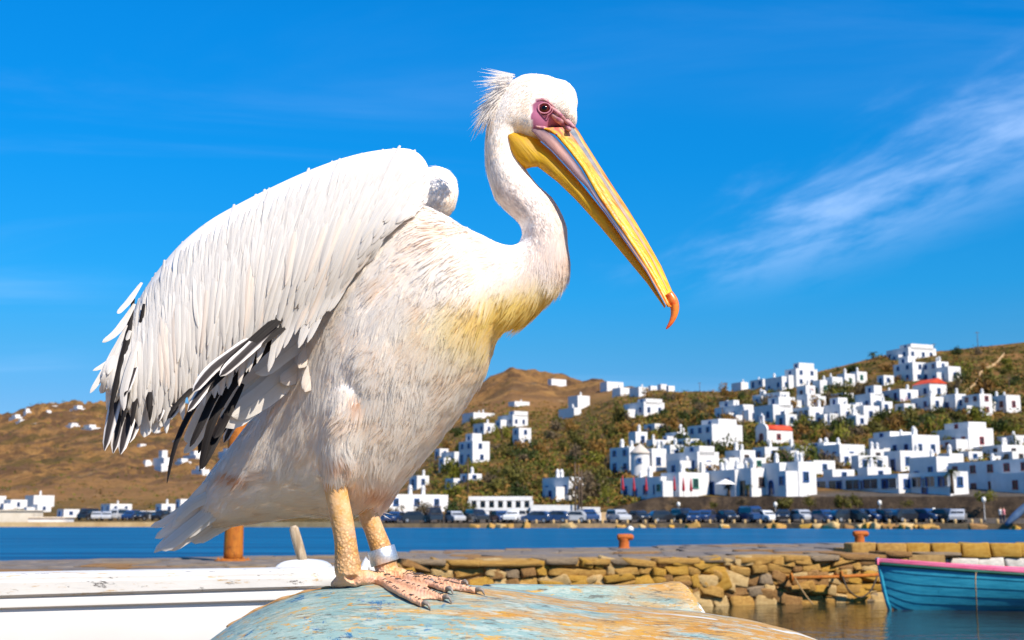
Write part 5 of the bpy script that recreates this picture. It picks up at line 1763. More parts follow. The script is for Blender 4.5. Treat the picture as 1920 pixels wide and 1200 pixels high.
def win_mesh(w, h, j, shut, arch=False):
    """window facing -y, bottom centre at origin: frame, recessed pane, shutters"""
    key = (round(w, 1), round(h, 1), j, shut, arch)
    if key in _wcache:
        return _wcache[key]
    m = MB()
    fr_ = .08
    if arch:
        n_ = 10
        ov = [(-w / 2, 0, 0), (w / 2, 0, 0)] + [(w / 2 * math.cos(math.pi * i / n_), 0, h - w / 2 + w / 2 * math.sin(math.pi * i / n_)) for i in range(n_ + 1)]
        K = len(ov)
        m.add([(x, -.03, z) for x, y, z in ov] + [(x, .1, z) for x, y, z in ov], [tuple(range(K))] + [(i, (i + 1) % K, K + (i + 1) % K, K + i) for i in range(K)], 1)
        pr = MB()
        for i in range(2, K - 1):
            a, b_ = Vector(ov[i]), Vector(ov[i + 1])
            m.tube([a + Vector((0, -.04, 0)), b_ + Vector((0, -.04, 0))], .07, 5, 0)
        m.box((-w / 2, -.04, (h - w / 2) / 2), (.12, .12, h - w / 2)); m.box((w / 2, -.04, (h - w / 2) / 2), (.12, .12, h - w / 2))
        m.box((0, -.035, h / 2), (.06, .05, h - .1))
    else:
        m.box((0, .03, h / 2), (w - .02, .10, h - .02), mi=1)
        for sx_ in (-1, 1):
            m.box((sx_ * w / 2, -.03, h / 2), (fr_, .16, h + fr_))
        m.box((0, -.035, h), (w + fr_, .15, fr_)); m.box((0, -.05, 0), (w + .25, .22, fr_))
        m.box((0, -.028, h / 2), (.05, .03, h - .06))
        if shut:
            for sx_ in (-1, 1):
                m.box((sx_ * (w * .75 + .05), -.05, h / 2), (w * .46, .06, h), mi=0)
    me = m.me('window', [JOIN.get(j, M_WASH), M_GLASS])
    _wcache[key] = me
    return me
def chim_mesh():
    m = MB(); m.box((0, 0, .5), (.55, .55, 1.3), taper=.8); m.box((0, 0, 1.18), (.62, .62, .10)); m.lathe([(.26, 1.22), (.30, 1.4), (.22, 1.62), (.02, 1.72)], n=10)
    return m.me('chimney', M_WASH)
CHIM = chim_mesh()
def block_mesh(a, b_, h, mt, par=.32, below=2.5, sl=0.0):
    """flat-roofed whitewashed block with a parapet; near corner of the front-right edge at the origin; spans x -a..0, y 0..b"""
    m = MB()
    t = .28
    o4 = [(-a, 0), (0, 0), (0, b_), (-a, b_)]
    i4 = [(-a + t, t), (-t, t), (-t, b_ - t), (-a + t, b_ - t)]
    vs = [(x, y, -below) for x, y in o4] + [(x, y, h) for x, y in o4] + [(x, y, h) for x, y in i4] + [(x, y, h - par) for x, y in i4]
    r_ = .10
    fs = [(0, 1, 5, 4), (1, 2, 6, 5), (2, 3, 7, 6), (3, 0, 4, 7), (4, 5, 9, 8), (5, 6, 10, 9), (6, 7, 11, 10), (7, 4, 8, 11), (8, 9, 13, 12), (9, 10, 14, 13), (10, 11, 15, 14), (11, 8, 12, 15), (12, 13, 14, 15)]
    m.add(vs, fs)
    return m
rh = random.Random(123)
HOUSE_LABEL = {}
def house(x0, y0, x1, y1, s=.5, j='b', shut=False, lab=None, wins=(2, 1), chim=1, up=None, mt=None, roof=None, D=None, maxb=13.0, arch=False, door=True, name='house', dark=0, group='white houses of the hillside town', cat='house', phi=None):
    xc = (x0 + x1) / 2
    if D is None:
        D = depth_at(xc, y1)
    if D == 'T':
        D = wall_D(xc) + 9
    al = math.atan((xc - 960) / F)
    phi = -math.radians(58) - al * .55 if phi is None else math.radians(phi)
    W = (x1 - x0) * D / F / math.cos(al) * 1.0
    fa = math.cos(phi + al); fb = -math.sin(phi + al)
    s = min(max(s, .06), .94)
    a = max(1.5, s * W / fa); b_ = min(maxb, max(1.8, (1 - s) * W / fb))
    if (1 - s) * W / fb < 3.0:
        b_ = max(b_, 3.0)
    h = (y1 - y0) * D / F
    cxp = x0 + (x1 - x0) * s
    loc = P(cxp, y1, D)
    t = thing(name, lab or 'plain white flat-roofed cube house in the hillside town', cat, loc, phi, None if lab else group)
    wm = mt or M_WASH
    block_mesh(a, b_, h, wm).build('walls', wm, t)
    far = D > 420
    if not far:
        st = 2 if h > 4.6 else 1
        for fl in range(st):
            zb = .9 + fl * h / 2 if st == 2 else max(.5, h * .32)
            wh = min(1.3, h / st * .42)
            nfw = max(0, min(6, int(a / 2.6))) if wins[0] else 0
            for i in range(nfw):
                xx = -a * (i + .5) / nfw + rh.uniform(-.25, .25)
                if fl == 0 and door and i == nfw // 2 and nfw > 0:
                    o = link('door', win_mesh(1.0, min(2.0, h * .7), j, False, arch), t, (xx, -.02, 0.05)); continue
                link('window', win_mesh(.9, wh, j, shut, arch and fl == 0), t, (xx, -.02, zb))
            nsw = max(0, min(4, int(b_ / 3.0))) if wins[1] else 0
            for i in range(nsw):
                yy = b_ * (i + .5) / nsw + rh.uniform(-.3, .3)
                link('window', win_mesh(.85, wh, j, shut), t, (.02, yy, zb), (0, 0, math.pi / 2))
    for i in range(chim):
        o = link('chimney', CHIM, t, (-a * rh.uniform(.15, .85), b_ * rh.uniform(.3, .8), h - .3), (0, 0, rh.uniform(-.2, .2)))
        q = rh.uniform(.75, 1.2); o.scale = (q, q, q)
    if up:
        ua, ub, uh, ox, oy = up
        o = block_mesh(a * ua, b_ * ub, h * uh, wm, below=.3).build('upper_storey', wm, t, loc=(-a * ox, b_ * oy, h - .3))
        if not far and a * ua > 2:
            link('window', win_mesh(.8, min(1.0, h * uh * .5), j, False), o, (-a * ua * .5, -.02, h * uh * .3))
    if not far and a > 4 and D != 0 and rh.random() < .6 and not dark and roof is None:
        sa, sb, shh = a * rh.uniform(.3, .5), min(b_, 3.5) * rh.uniform(.6, .9), h * rh.uniform(.45, .7)
        o = block_mesh(sa, sb, shh, wm).build('side_block', wm, t, loc=(-a * rh.uniform(.0, .45), -sb + .25, 0))
        link('window', win_mesh(.8, round(min(1.1, shh * .45), 1), j, False), o, (-sa * .5, -.02, shh * .3))
    if roof == 'red':
        m = MB(); m.add([(-a - .2, -.2, h), (.2, -.2, h), (.2, b_ + .2, h), (-a - .2, b_ + .2, h), (-a - .2, b_ / 2, h + b_ * .26), (.2, b_ / 2, h + b_ * .26)], [(0, 1, 5, 4), (2, 3, 4, 5), (0, 4, 3), (1, 2, 5), (0, 3, 2, 1)])
        m.build('roof', M_REDROOF, t)
    if dark:
        # dark panes between white piers: glazing, and terrace shade put into the colour
        n_ = dark
        for i in range(n_):
            xx = -a * (i + .5) / n_
            link('window', win_mesh(round(a / n_ * .82, 1), round(h * .5, 1), 'w', False), t, (xx, -.02, h * .32))
    return t
U1, U2 = (.55, .6, .5, .0, .3), (.5, .55, .45, .45, .35)
# right hill, from the top down
house(1665, 650, 1752, 675, .45, lab='long white house alone on the hilltop crest above the town', up=(.5, .8, .35, .0, .1), chim=1)
house(1679, 678, 1735, 716, .6, up=U2); house(1733, 677, 1778, 714, .55, chim=2); house(1758, 686, 1800, 717, .5, chim=1)
house(1646, 703, 1675, 722, .4, chim=0)
for q in ((1525, 712, 1557, 741), (1548, 706, 1580, 738), (1571, 700, 1603, 726), (1595, 696, 1625, 719)):
    house(*q, .42, j='g', chim=1, lab=None)
house(1473, 690, 1532, 724, .35, up=(.5, .7, .4, .1, .2), chim=2); house(1436, 705, 1480, 734, .7, chim=1); house(1407, 710, 1446, 725, .6); house(1372, 716, 1402, 733, .6)
house(1640, 729, 1720, 754, .6, chim=2); house(1715, 718, 1773, 746, .5, lab='white house with a red roof among the upper houses', roof='red', chim=0)
house(1606, 737, 1656, 773, .55, up=U1); house(1712, 743, 1768, 771, .6, chim=2); house(1766, 738, 1810, 770, .6, chim=1)
house(1809, 738, 1859, 779, .6, 'r', lab='white house with red windows at the right end of the upper row', chim=1); house(1853, 740, 1911, 773, .6, 'r', lab='white house with red joinery and a brown pergola on the upper row', chim=2)
house(1412, 734, 1480, 758, .75, chim=2); house(1495, 738, 1538, 766, .45); house(1415, 758, 1486, 793, .5, up=U1, chim=2); house(1341, 758, 1412, 790, .75, chim=2, up=U2)
house(1547, 757, 1606, 795, .5, up=U2, chim=2); house(1598, 760, 1648, 792, .45, chim=1); house(1488, 762, 1549, 795, .5, dark=3, chim=1)
house(1749, 802, 1859, 846, .62, 'r', lab='large white house with red shutters above a magenta bougainvillea', up=(.6, .7, .35, .1, .2), chim=1, shut=False)
house(1635, 815, 1759, 861, .62, lab='broad white house with blue windows beside the palm tree', up=(.4, .8, .3, .55, .1), chim=3)
house(1874, 816, 1935, 837, .5, chim=1); house(1831, 834, 1920, 858, .55, 'n', chim=2)
house(1503, 833, 1620, 874, .62, chim=3, up=(.4, .7, .25, .5, .2)); house(1513, 863, 1564, 890, .2, chim=0); house(1598, 854, 1662, 887, .2, chim=0, wins=(0, 1)); house(1661, 845, 1742, 884, .35, chim=0); house(1711, 856, 1797, 909, .55, chim=1)
house(1798, 857, 1995, 929, .93, 'r', lab='tall-windowed white building with dark red shutters at the end of the terrace', wins=(1, 0), chim=1, D=None)
house(1436, 889, 1702, 928, .94, 'b', lab='long low white waterfront building with a dark glazed gallery', dark=8, chim=0, D='T', maxb=5, cat='building', name='waterfront_building')
house(1694, 884, 1792, 925, .9, 'b', lab='white taverna with an open glazed terrace beside the palm', dark=4, chim=0, D='T', maxb=6, cat='building', name='taverna')
house(1361, 844, 1416, 878, .5, 'n', chim=2); house(1413, 838, 1457, 868, .5); house(1455, 836, 1513, 865, .5, chim=2)
house(1381, 878, 1433, 929, .55, 'n', chim=3, D='T'); house(1431, 868, 1467, 928, .9, arch=True, chim=1, D='T'); house(1463, 866, 1522, 920, .6, arch=True, chim=2, D='T')
house(1324, 881, 1384, 929, .92, chim=4, D='T'); house(1240, 886, 1329, 928, .38, 'g', lab='white shop building with green doors behind red parasols on the terrace', chim=2, D='T')
house(1164, 894, 1246, 941, .93, 'b', lab='shaded white building at the left end of the terrace', chim=2, D='T')
house(1249, 847, 1348, 894, .6, chim=2, up=(.45, .7, .3, .0, .1)); house(1244, 834, 1277, 868, .4); house(1204, 841, 1246, 886, .45, chim=1); house(1144, 838, 1187, 889, .85, chim=2)
house(1179, 809, 1208, 838, .45); house(1207, 794, 1249, 807, .5, chim=0); house(1212, 824, 1253, 838, .3); house(1248, 810, 1292, 830, .5, chim=2)
house(1169, 753, 1246, 781, .5, up=(.4, .8, .3, .0, .1), lab='lone white villa in the scrub above the windmill', chim=1)
t = house(1290, 795, 1392, 842, .45, lab='big white mansion with a pillared gallery on the mid slope', dark=0, chim=3, up=(.7, .6, .30, .1, .3), wins=(1, 0), door=False)
t7 = house(1268, 822, 1300, 845, .6, lab='low white annex with a shaded porch beside the mansion', dark=3, chim=0)
for q in [(1300, 866, 1340, 894, .4), (1350, 868, 1384, 892, .5), (1395, 858, 1432, 880, .4), (1470, 845, 1500, 868, .45), (1560, 850, 1600, 874, .4), (1620, 842, 1652, 866, .4), (1700, 850, 1722, 872, .4), (1762, 850, 1800, 872, .5), (1216, 856, 1246, 884, .5), (1160, 852, 1190, 876, .6), (1262, 872, 1296, 894, .5),
          (1512, 742, 1548, 764, .5), (1560, 736, 1600, 758, .55), (1455, 776, 1492, 800, .5), (1380, 768, 1420, 792, .6), (1640, 752, 1668, 776, .5), (1680, 756, 1712, 776, .5), (1446, 744, 1490, 768, .6), (1495, 722, 1528, 746, .5), (1530, 776, 1562, 798, .5), (1860, 846, 1925, 866, .6), (1800, 846, 1834, 864, .5), (1225, 842, 1255, 862, .4), (1330, 860, 1362, 880, .5), (1412, 742, 1440, 760, .6), (1590, 778, 1622, 800, .5), (1545, 880, 1600, 902, .3), (1610, 876, 1668, 902, .3), (1470, 876, 1516, 900, .4)]:
    house(*q, chim=rh.choice((0, 1, 1, 2)), j=rh.choice('bbbngr'))
# upper left group
house(1125, 715, 1169, 727, .3, chim=0); house(1148, 726, 1182, 742, .45); house(1180, 725, 1216, 745, .5); house(1215, 723, 1232, 736, .3, chim=0); house(1233, 720, 1249, 731, .4, chim=0); house(1249, 723, 1264, 731, .3, chim=0)
# the slope in the middle
house(1027, 710, 1062, 721, .2, chim=0, lab='small white farmhouse high on the bare brown hill'); house(953, 752, 993, 764, .3, chim=1); house(1065, 741, 1106, 769, .45); house(1047, 764, 1084, 786, .8); house(866, 773, 928, 786, .35, chim=2)
house(933, 777, 990, 801, .5, lab='white house with a tall square block above the green slope', up=(.35, .9, .35, .0, .1)); house(961, 802, 996, 838, .35, lab='tall narrow white house standing on the steep green slope', chim=0)
house(887, 793, 928, 814, .5); house(860, 827, 918, 868, .45, up=U2, chim=1); house(827, 847, 872, 874, .55, chim=0); house(863, 888, 901, 902, .4, chim=1); house(835, 897, 866, 916, .5, chim=0); house(767, 892, 804, 916, .4); house(815, 841, 834, 860, .5, chim=0)
house(713, 927, 840, 957, .08, lab='long low white building behind the bare trees by the shore', maxb=24, wins=(0, 1), chim=2, D=186, cat='building')
house(1017, 895, 1078, 940, .82, lab='two-storey white house in shade behind the white arcade', chim=2)
# shore buildings with canopies and arcades
def canopy_building(x0, y0, x1, y1, D, nb, lab, band=.28, mt=M_WASH, arch=False, dark_back=True):
    a, b_ = P(x0, y1, D), P(x1, y0, D)
    w, h = b_.x - a.x, b_.z - a.z
    loc = P((x0 + x1) / 2, y1, D)
    t = thing('arcade_building', lab, 'building', loc)
    m = MB(); m.box((0, 3.2, h / 2 - .6), (w * .98, 5.6, h - .2 + 1.2)); m.build('walls', mt, t)
    m = MB(); m.box((0, -.2, h - h * band / 2), (w + .3, 2.4, h * band)); m.build('canopy', M_WASH, t)
    for i in range(nb + 1):
        xx = -w / 2 + w * i / nb
        m = MB(); m.box((xx, -1.1, h * (1 - band) / 2 - .4), (.55, .5, h * (1 - band) + .8)); m.build('pillar', M_WASH, t)
        if i < nb:
            link('window', win_mesh(round(w / nb * .62, 1), round(h * .52, 1), 'b', False, arch), t, (xx + w / nb / 2, .38, .05))
    return t
canopy_building(881, 931, 996, 957, 178, 7, 'white building with a thin flat roof canopy behind the shore arcade', .3)
canopy_building(893, 952, 996, 979, 168, 5, 'blue-shaded shop front with arched windows on the waterfront', .2, arch=True)
canopy_building(997, 947, 1082, 979, 166, 3, 'white portico of three square openings on the waterfront', .38)
canopy_building(1082, 951, 1122, 979, 167, 2, 'small white arcade beside the tan gable wall', .35)
m = MB(); a = P(1107, 979, 166); w_ = (1141 - 1107) * 166 / F
m.add([(0, 0, -.5), (w_, 0, -.5), (w_, 0, 1.35), (0, 0, 1.25), (0, 3, -.5), (w_, 3, -.5), (w_, 3, 1.35), (0, 3, 1.25)], [(0, 1, 2, 3), (1, 5, 6, 2), (5, 4, 7, 6), (4, 0, 3, 7), (3, 2, 6, 7)])
tag(m.build('gable_wall', M_TAN, None, loc=a), 'plain tan stone wall at the end of the white arcade', 'wall')
# left hill
LH = [(86, 760, 110, 770), (132, 765, 160, 776), (18, 781, 40, 792), (44, 771, 57, 780), (80, 775, 97, 785), (56, 797, 79, 805), (118, 797, 148, 807), (150, 801, 190, 809), (252, 837, 275, 849), (278, 809, 303, 819), (288, 858, 320, 877), (328, 865, 357, 879), (344, 853, 402, 868),
      (290, 874, 314, 884), (300, 780, 322, 789), (410, 846, 440, 858), (360, 880, 392, 892), (30, 790, 46, 798), (230, 800, 250, 808), (320, 830, 345, 840), (260, 866, 284, 876)]
for q in LH:
    house(*q, rh.uniform(.35, .6), chim=0, lab=None, group='white houses scattered on the bare far hill', door=False, up=(rh.uniform(.3, .6), .7, rh.uniform(.4, .8), rh.uniform(0, .4), .1), maxb=9)
for o in [x for x in SC.objects if x.get('group') == 'white houses scattered on the bare far hill']:
    o['label'] = 'tiny white house scattered on the bare brown far hill'
for q in [(48, 929, 96, 951), (8, 937, 46, 955), (108, 955, 145, 969), (190, 945, 243, 961), (292, 945, 326, 965), (330, 936, 356, 953), (60, 946, 92, 960), (250, 958, 290, 970), (-30, 930, 6, 950), (372, 948, 400, 964)]:
    house(*q, .3, chim=rh.choice((0, 1)), lab=None, group='white houses at the foot of the bare hill')
for o in [x for x in SC.objects if x.get('group') == 'white houses at the foot of the bare hill']:
    o['label'] = 'white low house at the foot of the bare hill'
a = P(0, 984, 176)
for (xa, ya, xb, yb_, D, lab) in [(-60, 958, 62, 983, 182, 'long cream quay shed at the foot of the bare hill'), (52, 971, 120, 984, 174, 'low white quay store on the pale sea wall')]:
    p0, p1 = P(xa, yb_, D), P(xb, ya, D)
    t = thing('quay_shed', lab, 'shed', p0)
    MB().box(((p1.x - p0.x) / 2, 2, (p1.z - p0.z) / 2 - .3), (p1.x - p0.x, 4, p1.z - p0.z + .6)).build('walls', M_CREAM if xa < 0 else M_WASH, t)
    MB().box(((p1.x - p0.x) / 2, 2, p1.z - p0.z + .06), (p1.x - p0.x + .3, 4.4, .14)).build('roof', M_CREAM, t)

# ---- church and windmill
D = depth_at(1448, 832); c0 = P(1428, 832, D); u_ = D / F
t = thing('chapel', 'small white chapel with a red vaulted roof and bell gable', 'chapel', c0, math.radians(-62))
w_, l_, h_ = 3.4, 6.4, 2.6
MB().box((0, l_ / 2, h_ / 2 - .8), (w_, l_, h_ + 1.6)).build('walls', M_WASH, t)
n_ = 12; rings = []
for yy in (.35, l_ + .05):
    rings.append([(w_ / 2 * 1.03 * math.cos(math.pi * i / n_), yy, h_ - .05 + 1.2 * math.sin(math.pi * i / n_)) for i in range(n_ + 1)])
MB().loft(rings).build('roof', M_REDROOF, t, True)
m = MB(); rings = []
for yy in (-.05, .4):
    rings.append([(w_ / 2 * 1.05 * math.cos(math.pi * i / n_), yy, h_ - .05 + 1.45 * math.sin(math.pi * i / n_)) for i in range(n_ + 1)])
m.loft(rings).build('gable', M_WASH, t)
m = MB()
for sx_ in (-1, 1):
    m.box((sx_ * .5, .18, h_ + 1.9), (.34, .4, 1.5))
m.box((0, .18, h_ + 2.75), (1.35, .42, .34)); m.box((0, .18, h_ + 3.1), (.7, .4, .5), taper=.4); m.build('bell_gable', M_WASH, t)
link('door', win_mesh(1.1, 2.0, 'r', False, True), t, (0, -.02, 0))
link('window', win_mesh(.8, 1.0, 'r', False), t, (w_ / 2 + .02, l_ * .45, .9), (0, 0, math.pi / 2))
D = depth_at(1201, 896) + 2; c0 = P(1201, 896, D); u_ = D / F
r_ = 18 * u_
t = thing('windmill', 'round white windmill tower with a pale conical cap', 'windmill', c0)
hh = (896 - 851) * u_
MB().lathe([(r_ * 1.04, -3), (r_ * 1.03, 0), (r_ * .98, hh * .9), (r_ * 1.0, hh), (r_ * .9, hh)], n=28).build('tower', M_WASH, t, True)
k = NT('thatched_cap', .95, .1); v = k.coord('Object', (4, 4, .6)); k.base(k.mix(k.ramp(k.noise(v, 3, 5), .3, .7), (0.46, 0.40, 0.34), (0.62, 0.55, 0.47))); k.bump(k.noise(v, 8, 5), .6, .1)
MB().lathe([(r_ * 1.10, hh - .08), (r_ * .96, hh + .3), (r_ * .5, hh + 1.05), (r_ * .12, hh + 1.55), (.02, hh + 1.7)], n=28).build('cap', k.m, t, True)
link('window', win_mesh(.6, .8, 'b', False), t, (-.3, -r_ * 1.0, hh * .6))

# ---- plants
def leaf_mat(name, a, b_, tr=.25):
    k = NT(name, .7, .2); v = k.coord('Object'); oi = k.n('ShaderNodeObjectInfo')
    n = k.noise(v, .9, 5, .6)
    c = k.mix(k.ramp(n, .35, .65), a, b_)
    c = k.mix(k.ramp(oi.outputs['Random'], 0, 1, 0, .35), c, tuple(q * .6 for q in a)); k.base(c)
    k.translucent(c, tr); return k.m
LEAF = [leaf_mat('dark_green_leaves', (0.030, 0.046, 0.011), (0.080, 0.100, 0.018)), leaf_mat('olive_leaves', (0.085, 0.080, 0.015), (0.17, 0.145, 0.028)), leaf_mat('yellow_green_leaves', (0.12, 0.125, 0.012), (0.22, 0.20, 0.024)), leaf_mat('rust_brown_leaves', (0.19, 0.095, 0.02), (0.30, 0.165, 0.035)), leaf_mat('dry_grey_leaves', (0.12, 0.085, 0.045), (0.19, 0.14, 0.08)), leaf_mat('magenta_flowers', (0.28, 0.012, 0.12), (0.42, 0.03, 0.2))]
M_BARK = simple('bark', (0.10, 0.065, 0.04), .9, .3, 3, .5)
def crown_mesh(seed, n=420, lobes=7, leaf=.20, flat=.75):
    """leaf-sized faces clustered round uneven lobes, unit radius"""
    r = np.random.default_rng(seed)
    lc = r.normal(0, .42, (lobes, 3)); lc[:, 2] = np.abs(lc[:, 2]) * flat + .18; lr = r.uniform(.28, .55, lobes)
    k_ = r.integers(0, lobes, n)
    d = r.normal(0, 1, (n, 3)); d /= np.linalg.norm(d, axis=1, keepdims=True)
    p = lc[k_] + d * (lr[k_] * r.uniform(.55, 1.12, n))[:, None]
    p[:, 2] = np.maximum(p[:, 2], .02)
    u = r.normal(0, 1, (n, 3)); u /= np.linalg.norm(u, axis=1, keepdims=True)
    w = np.cross(u, d); w /= np.linalg.norm(w, axis=1, keepdims=True) + 1e-6
    s = (leaf * r.uniform(.5, 1.2, n))[:, None]
    v = np.stack([p - u * s * .6, p + w * s * .35, p + u * s * .7, p - w * s * .35], 1).reshape(-1, 3)
    f = (np.arange(n)[:, None] * 4 + np.arange(4)[None, :]).tolist()
    return v, f
CROWNS = [[mesh('crown', *crown_mesh(s_ + 10 * li), LEAF[li], False) for s_ in range(3)] for li in range(6)]
def trunk_mesh(seed):
    r = random.Random(seed); m = MB()
    m.tube([(0, 0, -.6), (.03, 0, .1), (.0, .04, .45)], [.085, .07, .05], 6)
    for i in range(5):
        a = r.uniform(0, 6.28); e = Vector((math.cos(a) * .4, math.sin(a) * .4, r.uniform(.5, .9)))
        m.tube([Vector((0, .02, .3)), e * .5 + Vector((0, 0, .22)), e], [.04, .025, .01], 5)
    return m.me('trunk', M_BARK)
TRUNKS = [trunk_mesh(i) for i in range(3)]
rp = random.Random(31)
PL = ['dark green shrub on the town hillside', 'olive green shrub on the town hillside', 'yellow green shrub on the town hillside', 'rust brown shrub on the town hillside', 'dry greyish shrub on the town hillside', 'magenta bougainvillea against a white house']
def bush(px, py, wpx, hpx, li, lab=None, name='shrub', cat='shrub', group='shrubs among the houses', D=None, lift=0.0):
    D = depth_at(px, py) if D is None else D
    p = P(px, py, D)
    t = thing(name, lab or PL[li], cat, p, rp.uniform(0, 6.28), None if lab else group)
    R = wpx * D / F / 2; H = hpx * D / F
    o = link('crown', rp.choice(CROWNS[li]), t, (0, 0, lift * H - .15 * R)); o.scale = (R, R, H / 1.15 * (1 - lift))
    o = link('trunk', rp.choice(TRUNKS), t); o.scale = (R, R, H / 1.1)
    return t
# scattered over the slopes, thinner where the houses crowd
HB_ = [(x.location.x, x.location.y) for x in SC.objects if x.get('category') == 'house']
def near_house(p, r):
    return any((p.x - a) ** 2 + (p.y - b_) ** 2 < r * r for a, b_ in HB_)
cnt = 0
zones = [(820, 1150, 785, 945, 66, 4), (1150, 1430, 745, 830, 42, 4), (1430, 1920, 690, 860, 38, 4), (1060, 1180, 850, 930, 14, 4), (1350, 1480, 730, 800, 8, 4), (1500, 1800, 790, 830, 18, 4), (1780, 1920, 660, 760, 12, 4), (1240, 1620, 835, 905, 34, 2), (1420, 1860, 735, 800, 32, 2)]
for (xa, xb, ya, yb_, n_, gap) in zones:
    i = 0; tries = 0
    while i < n_ and tries < n_ * 6:
        tries += 1
        px, py = rp.uniform(xa, xb), rp.uniform(ya, yb_)
        d_, y_ = t_nodes(px)
        if py < y_[7] + 6:
            continue
        D = depth_at(px, py); p = P(px, py, D)
        if near_house(p, gap):
            continue
        li = rp.choices(range(5), (4.5, 3, 1.6, 2.4, 1.2))[0]
        w = rp.uniform(2.8, 6.2) * F / D
        bush(px, py, w, w * rp.uniform(.55, .95), li)
        i += 1
# specific plants
bush(1359, 742, 22, 26, 3, 'round rust brown tree standing on the skyline beside the white houses', 'tree', 'tree')
for px, py, w, h, li, lab in [(788, 972, 40, 36, 4, 'bare greyish tree in front of the long low white building'), (735, 972, 34, 28, 4, 'small greyish tree by the shore cars'), (851, 972, 50, 44, 0, 'dark leafy tree between the shore buildings'), (818, 972, 26, 30, 4, 'thin dry tree beside the dark leafy tree'), (880, 970, 30, 34, 1, 'olive tree beside the shore arcade')]:
    bush(px, py, w, h, li, lab, 'tree', 'tree', D=165, lift=.25)
for px, py, w, h, li in [(1465, 948, 52, 24, 1), (1518, 946, 26, 20, 1), (1580, 948, 46, 30, 1), (1606, 946, 30, 24, 1), (1845, 938, 34, 22, 2), (1390, 944, 24, 14, 4), (1700, 948, 20, 14, 1), (1140, 930, 26, 22, 2), (1270, 946, 26, 12, 4), (1340, 950, 22, 14, 1)]:
    bush(px, py, w, h, li, None, D=wall_D(px) - .8, group='shrubs on the retaining wall')
for o in [x for x in SC.objects if x.get('group') == 'shrubs on the retaining wall']:
    o['label'] = o['label'].replace('on the town hillside', 'growing on the dark retaining wall')
bush(1809, 842, 44, 24, 5, PL[5] + ' with red shutters'); bush(1688, 752, 24, 16, 5, 'small magenta bougainvillea between upper white houses'); bush(1783, 712, 14, 22, 5, 'tall magenta bougainvillea beside the top houses')
# palms
k = leaf_mat('palm_fronds', (0.035, 0.05, 0.012), (0.08, 0.095, 0.025)); M_PALM = k
def palm(px, py, hpx, rpx, lab, D=None):
    D = depth_at(px, py) if D is None else D
    p = P(px, py, D); u_ = D / F; H, R = hpx * u_, rpx * u_
    t = thing('palm_tree', lab, 'palm', p)
    m = MB(); m.tube([(0, 0, -.5), (.05, 0, H * .3), (0, 0, H * .75), (0, 0, H * .84)], [.28, .22, .20, .26], 8); m.build('trunk', M_BARK, t, True)
    r = random.Random(int(px))
    for i in range(22):
        a = i * 2.399; el = r.uniform(-.2, 1.2)
        d = Vector((math.cos(a), math.sin(a), 0)); pts = []
        for q in range(6):
            s_ = q / 5
            pts.append(Vector((0, 0, H * .82)) + d * R * s_ * math.cos(el * (1 - s_ * .5)) + Vector((0, 0, R * (math.sin(el) * s_ - .75 * s_ * s_))))
        m = MB(); sdv = d.cross(Vector((0, 0, 1)))
        for q in range(5):
            for h_ in range(3):
                c_ = pts[q].lerp(pts[q + 1], h_ / 3); fw = (pts[q + 1] - pts[q]).normalized()
                for sg in (-1, 1):
                    e = c_ + sdv * sg * R * .26 * (1 - .5 * q / 5) + fw * R * .16 - Vector((0, 0, R * .06))
                    m.add([c_, c_ + fw * R * .07, e], [(0, 1, 2)])
        m.build('frond', M_PALM, t)
palm(1636, 893, 36, 24, 'bushy palm tree in front of the broad white house')
palm(1785, 918, 40, 18, 'tall palm tree beside the glazed taverna', wall_D(1785) + 4)
palm(1425, 676, 0.1, 0.1, '', None) if False else None
palm(1366, 926, 22, 12, 'small palm on the terrace by the white shop building', wall_D(1366) + 4)
palm(1637, 672, 12, 11, 'small palm on the crest beside the hilltop house')
palm(1402, 926, 18, 11, 'short palm on the terrace beside the arched house', wall_D(1402) + 4)
# low scrub over the hills: too much to count
def scrub(n, seed, zone_list):
    r = np.random.default_rng(seed)
    V_, F_, C_ = [], [], []
    for (xa, xb, ya, yb_, w) in zone_list:
        for i in range(int(n * w)):
            px, py = r.uniform(xa, xb), r.uniform(ya, yb_)
            d_, y_ = t_nodes(px)
            if py < y_[7] + 1:
                continue
            D = depth_at(px, py); p = P(px, py, D); p.z += land_noise(p, D)
            s_ = r.uniform(.35, 1.3) * (1 + max(0, D - 350) / 700)
            col = [(0.055, 0.065, 0.012), (0.14, 0.12, 0.022), (0.24, 0.135, 0.035), (0.17, 0.09, 0.026), (0.10, 0.11, 0.018)][r.integers(0, 5)]
            for q in range(5):
                o_ = Vector(r.normal(0, .5, 3)) * s_; o_.z = abs(o_.z) * .6
                u_, w_ = Vector(r.normal(0, 1, 3)).normalized() * s_ * .5, Vector(r.normal(0, 1, 3)).normalized() * s_ * .4
                k0 = len(V_)
                V_.extend([p + o_ - u_, p + o_ + w_, p + o_ + u_]); C_.extend([col] * 3)
                F_.append((k0, k0 + 1, k0 + 2))
    k = NT('scrub_leaves', .8, .1); k.base(k.attr('col'))
    o = link('scrub', mesh('scrub', V_, F_, k.m, False, C_), kind='stuff')
    tag(o, 'low brown and green scrub covering the hillsides', 'scrub')
scrub(16000, 4, [(800, 1200, 760, 950, .36), (1150, 1450, 735, 880, .28), (1430, 1930, 650, 910, .30), (0, 450, 765, 960, .10)])

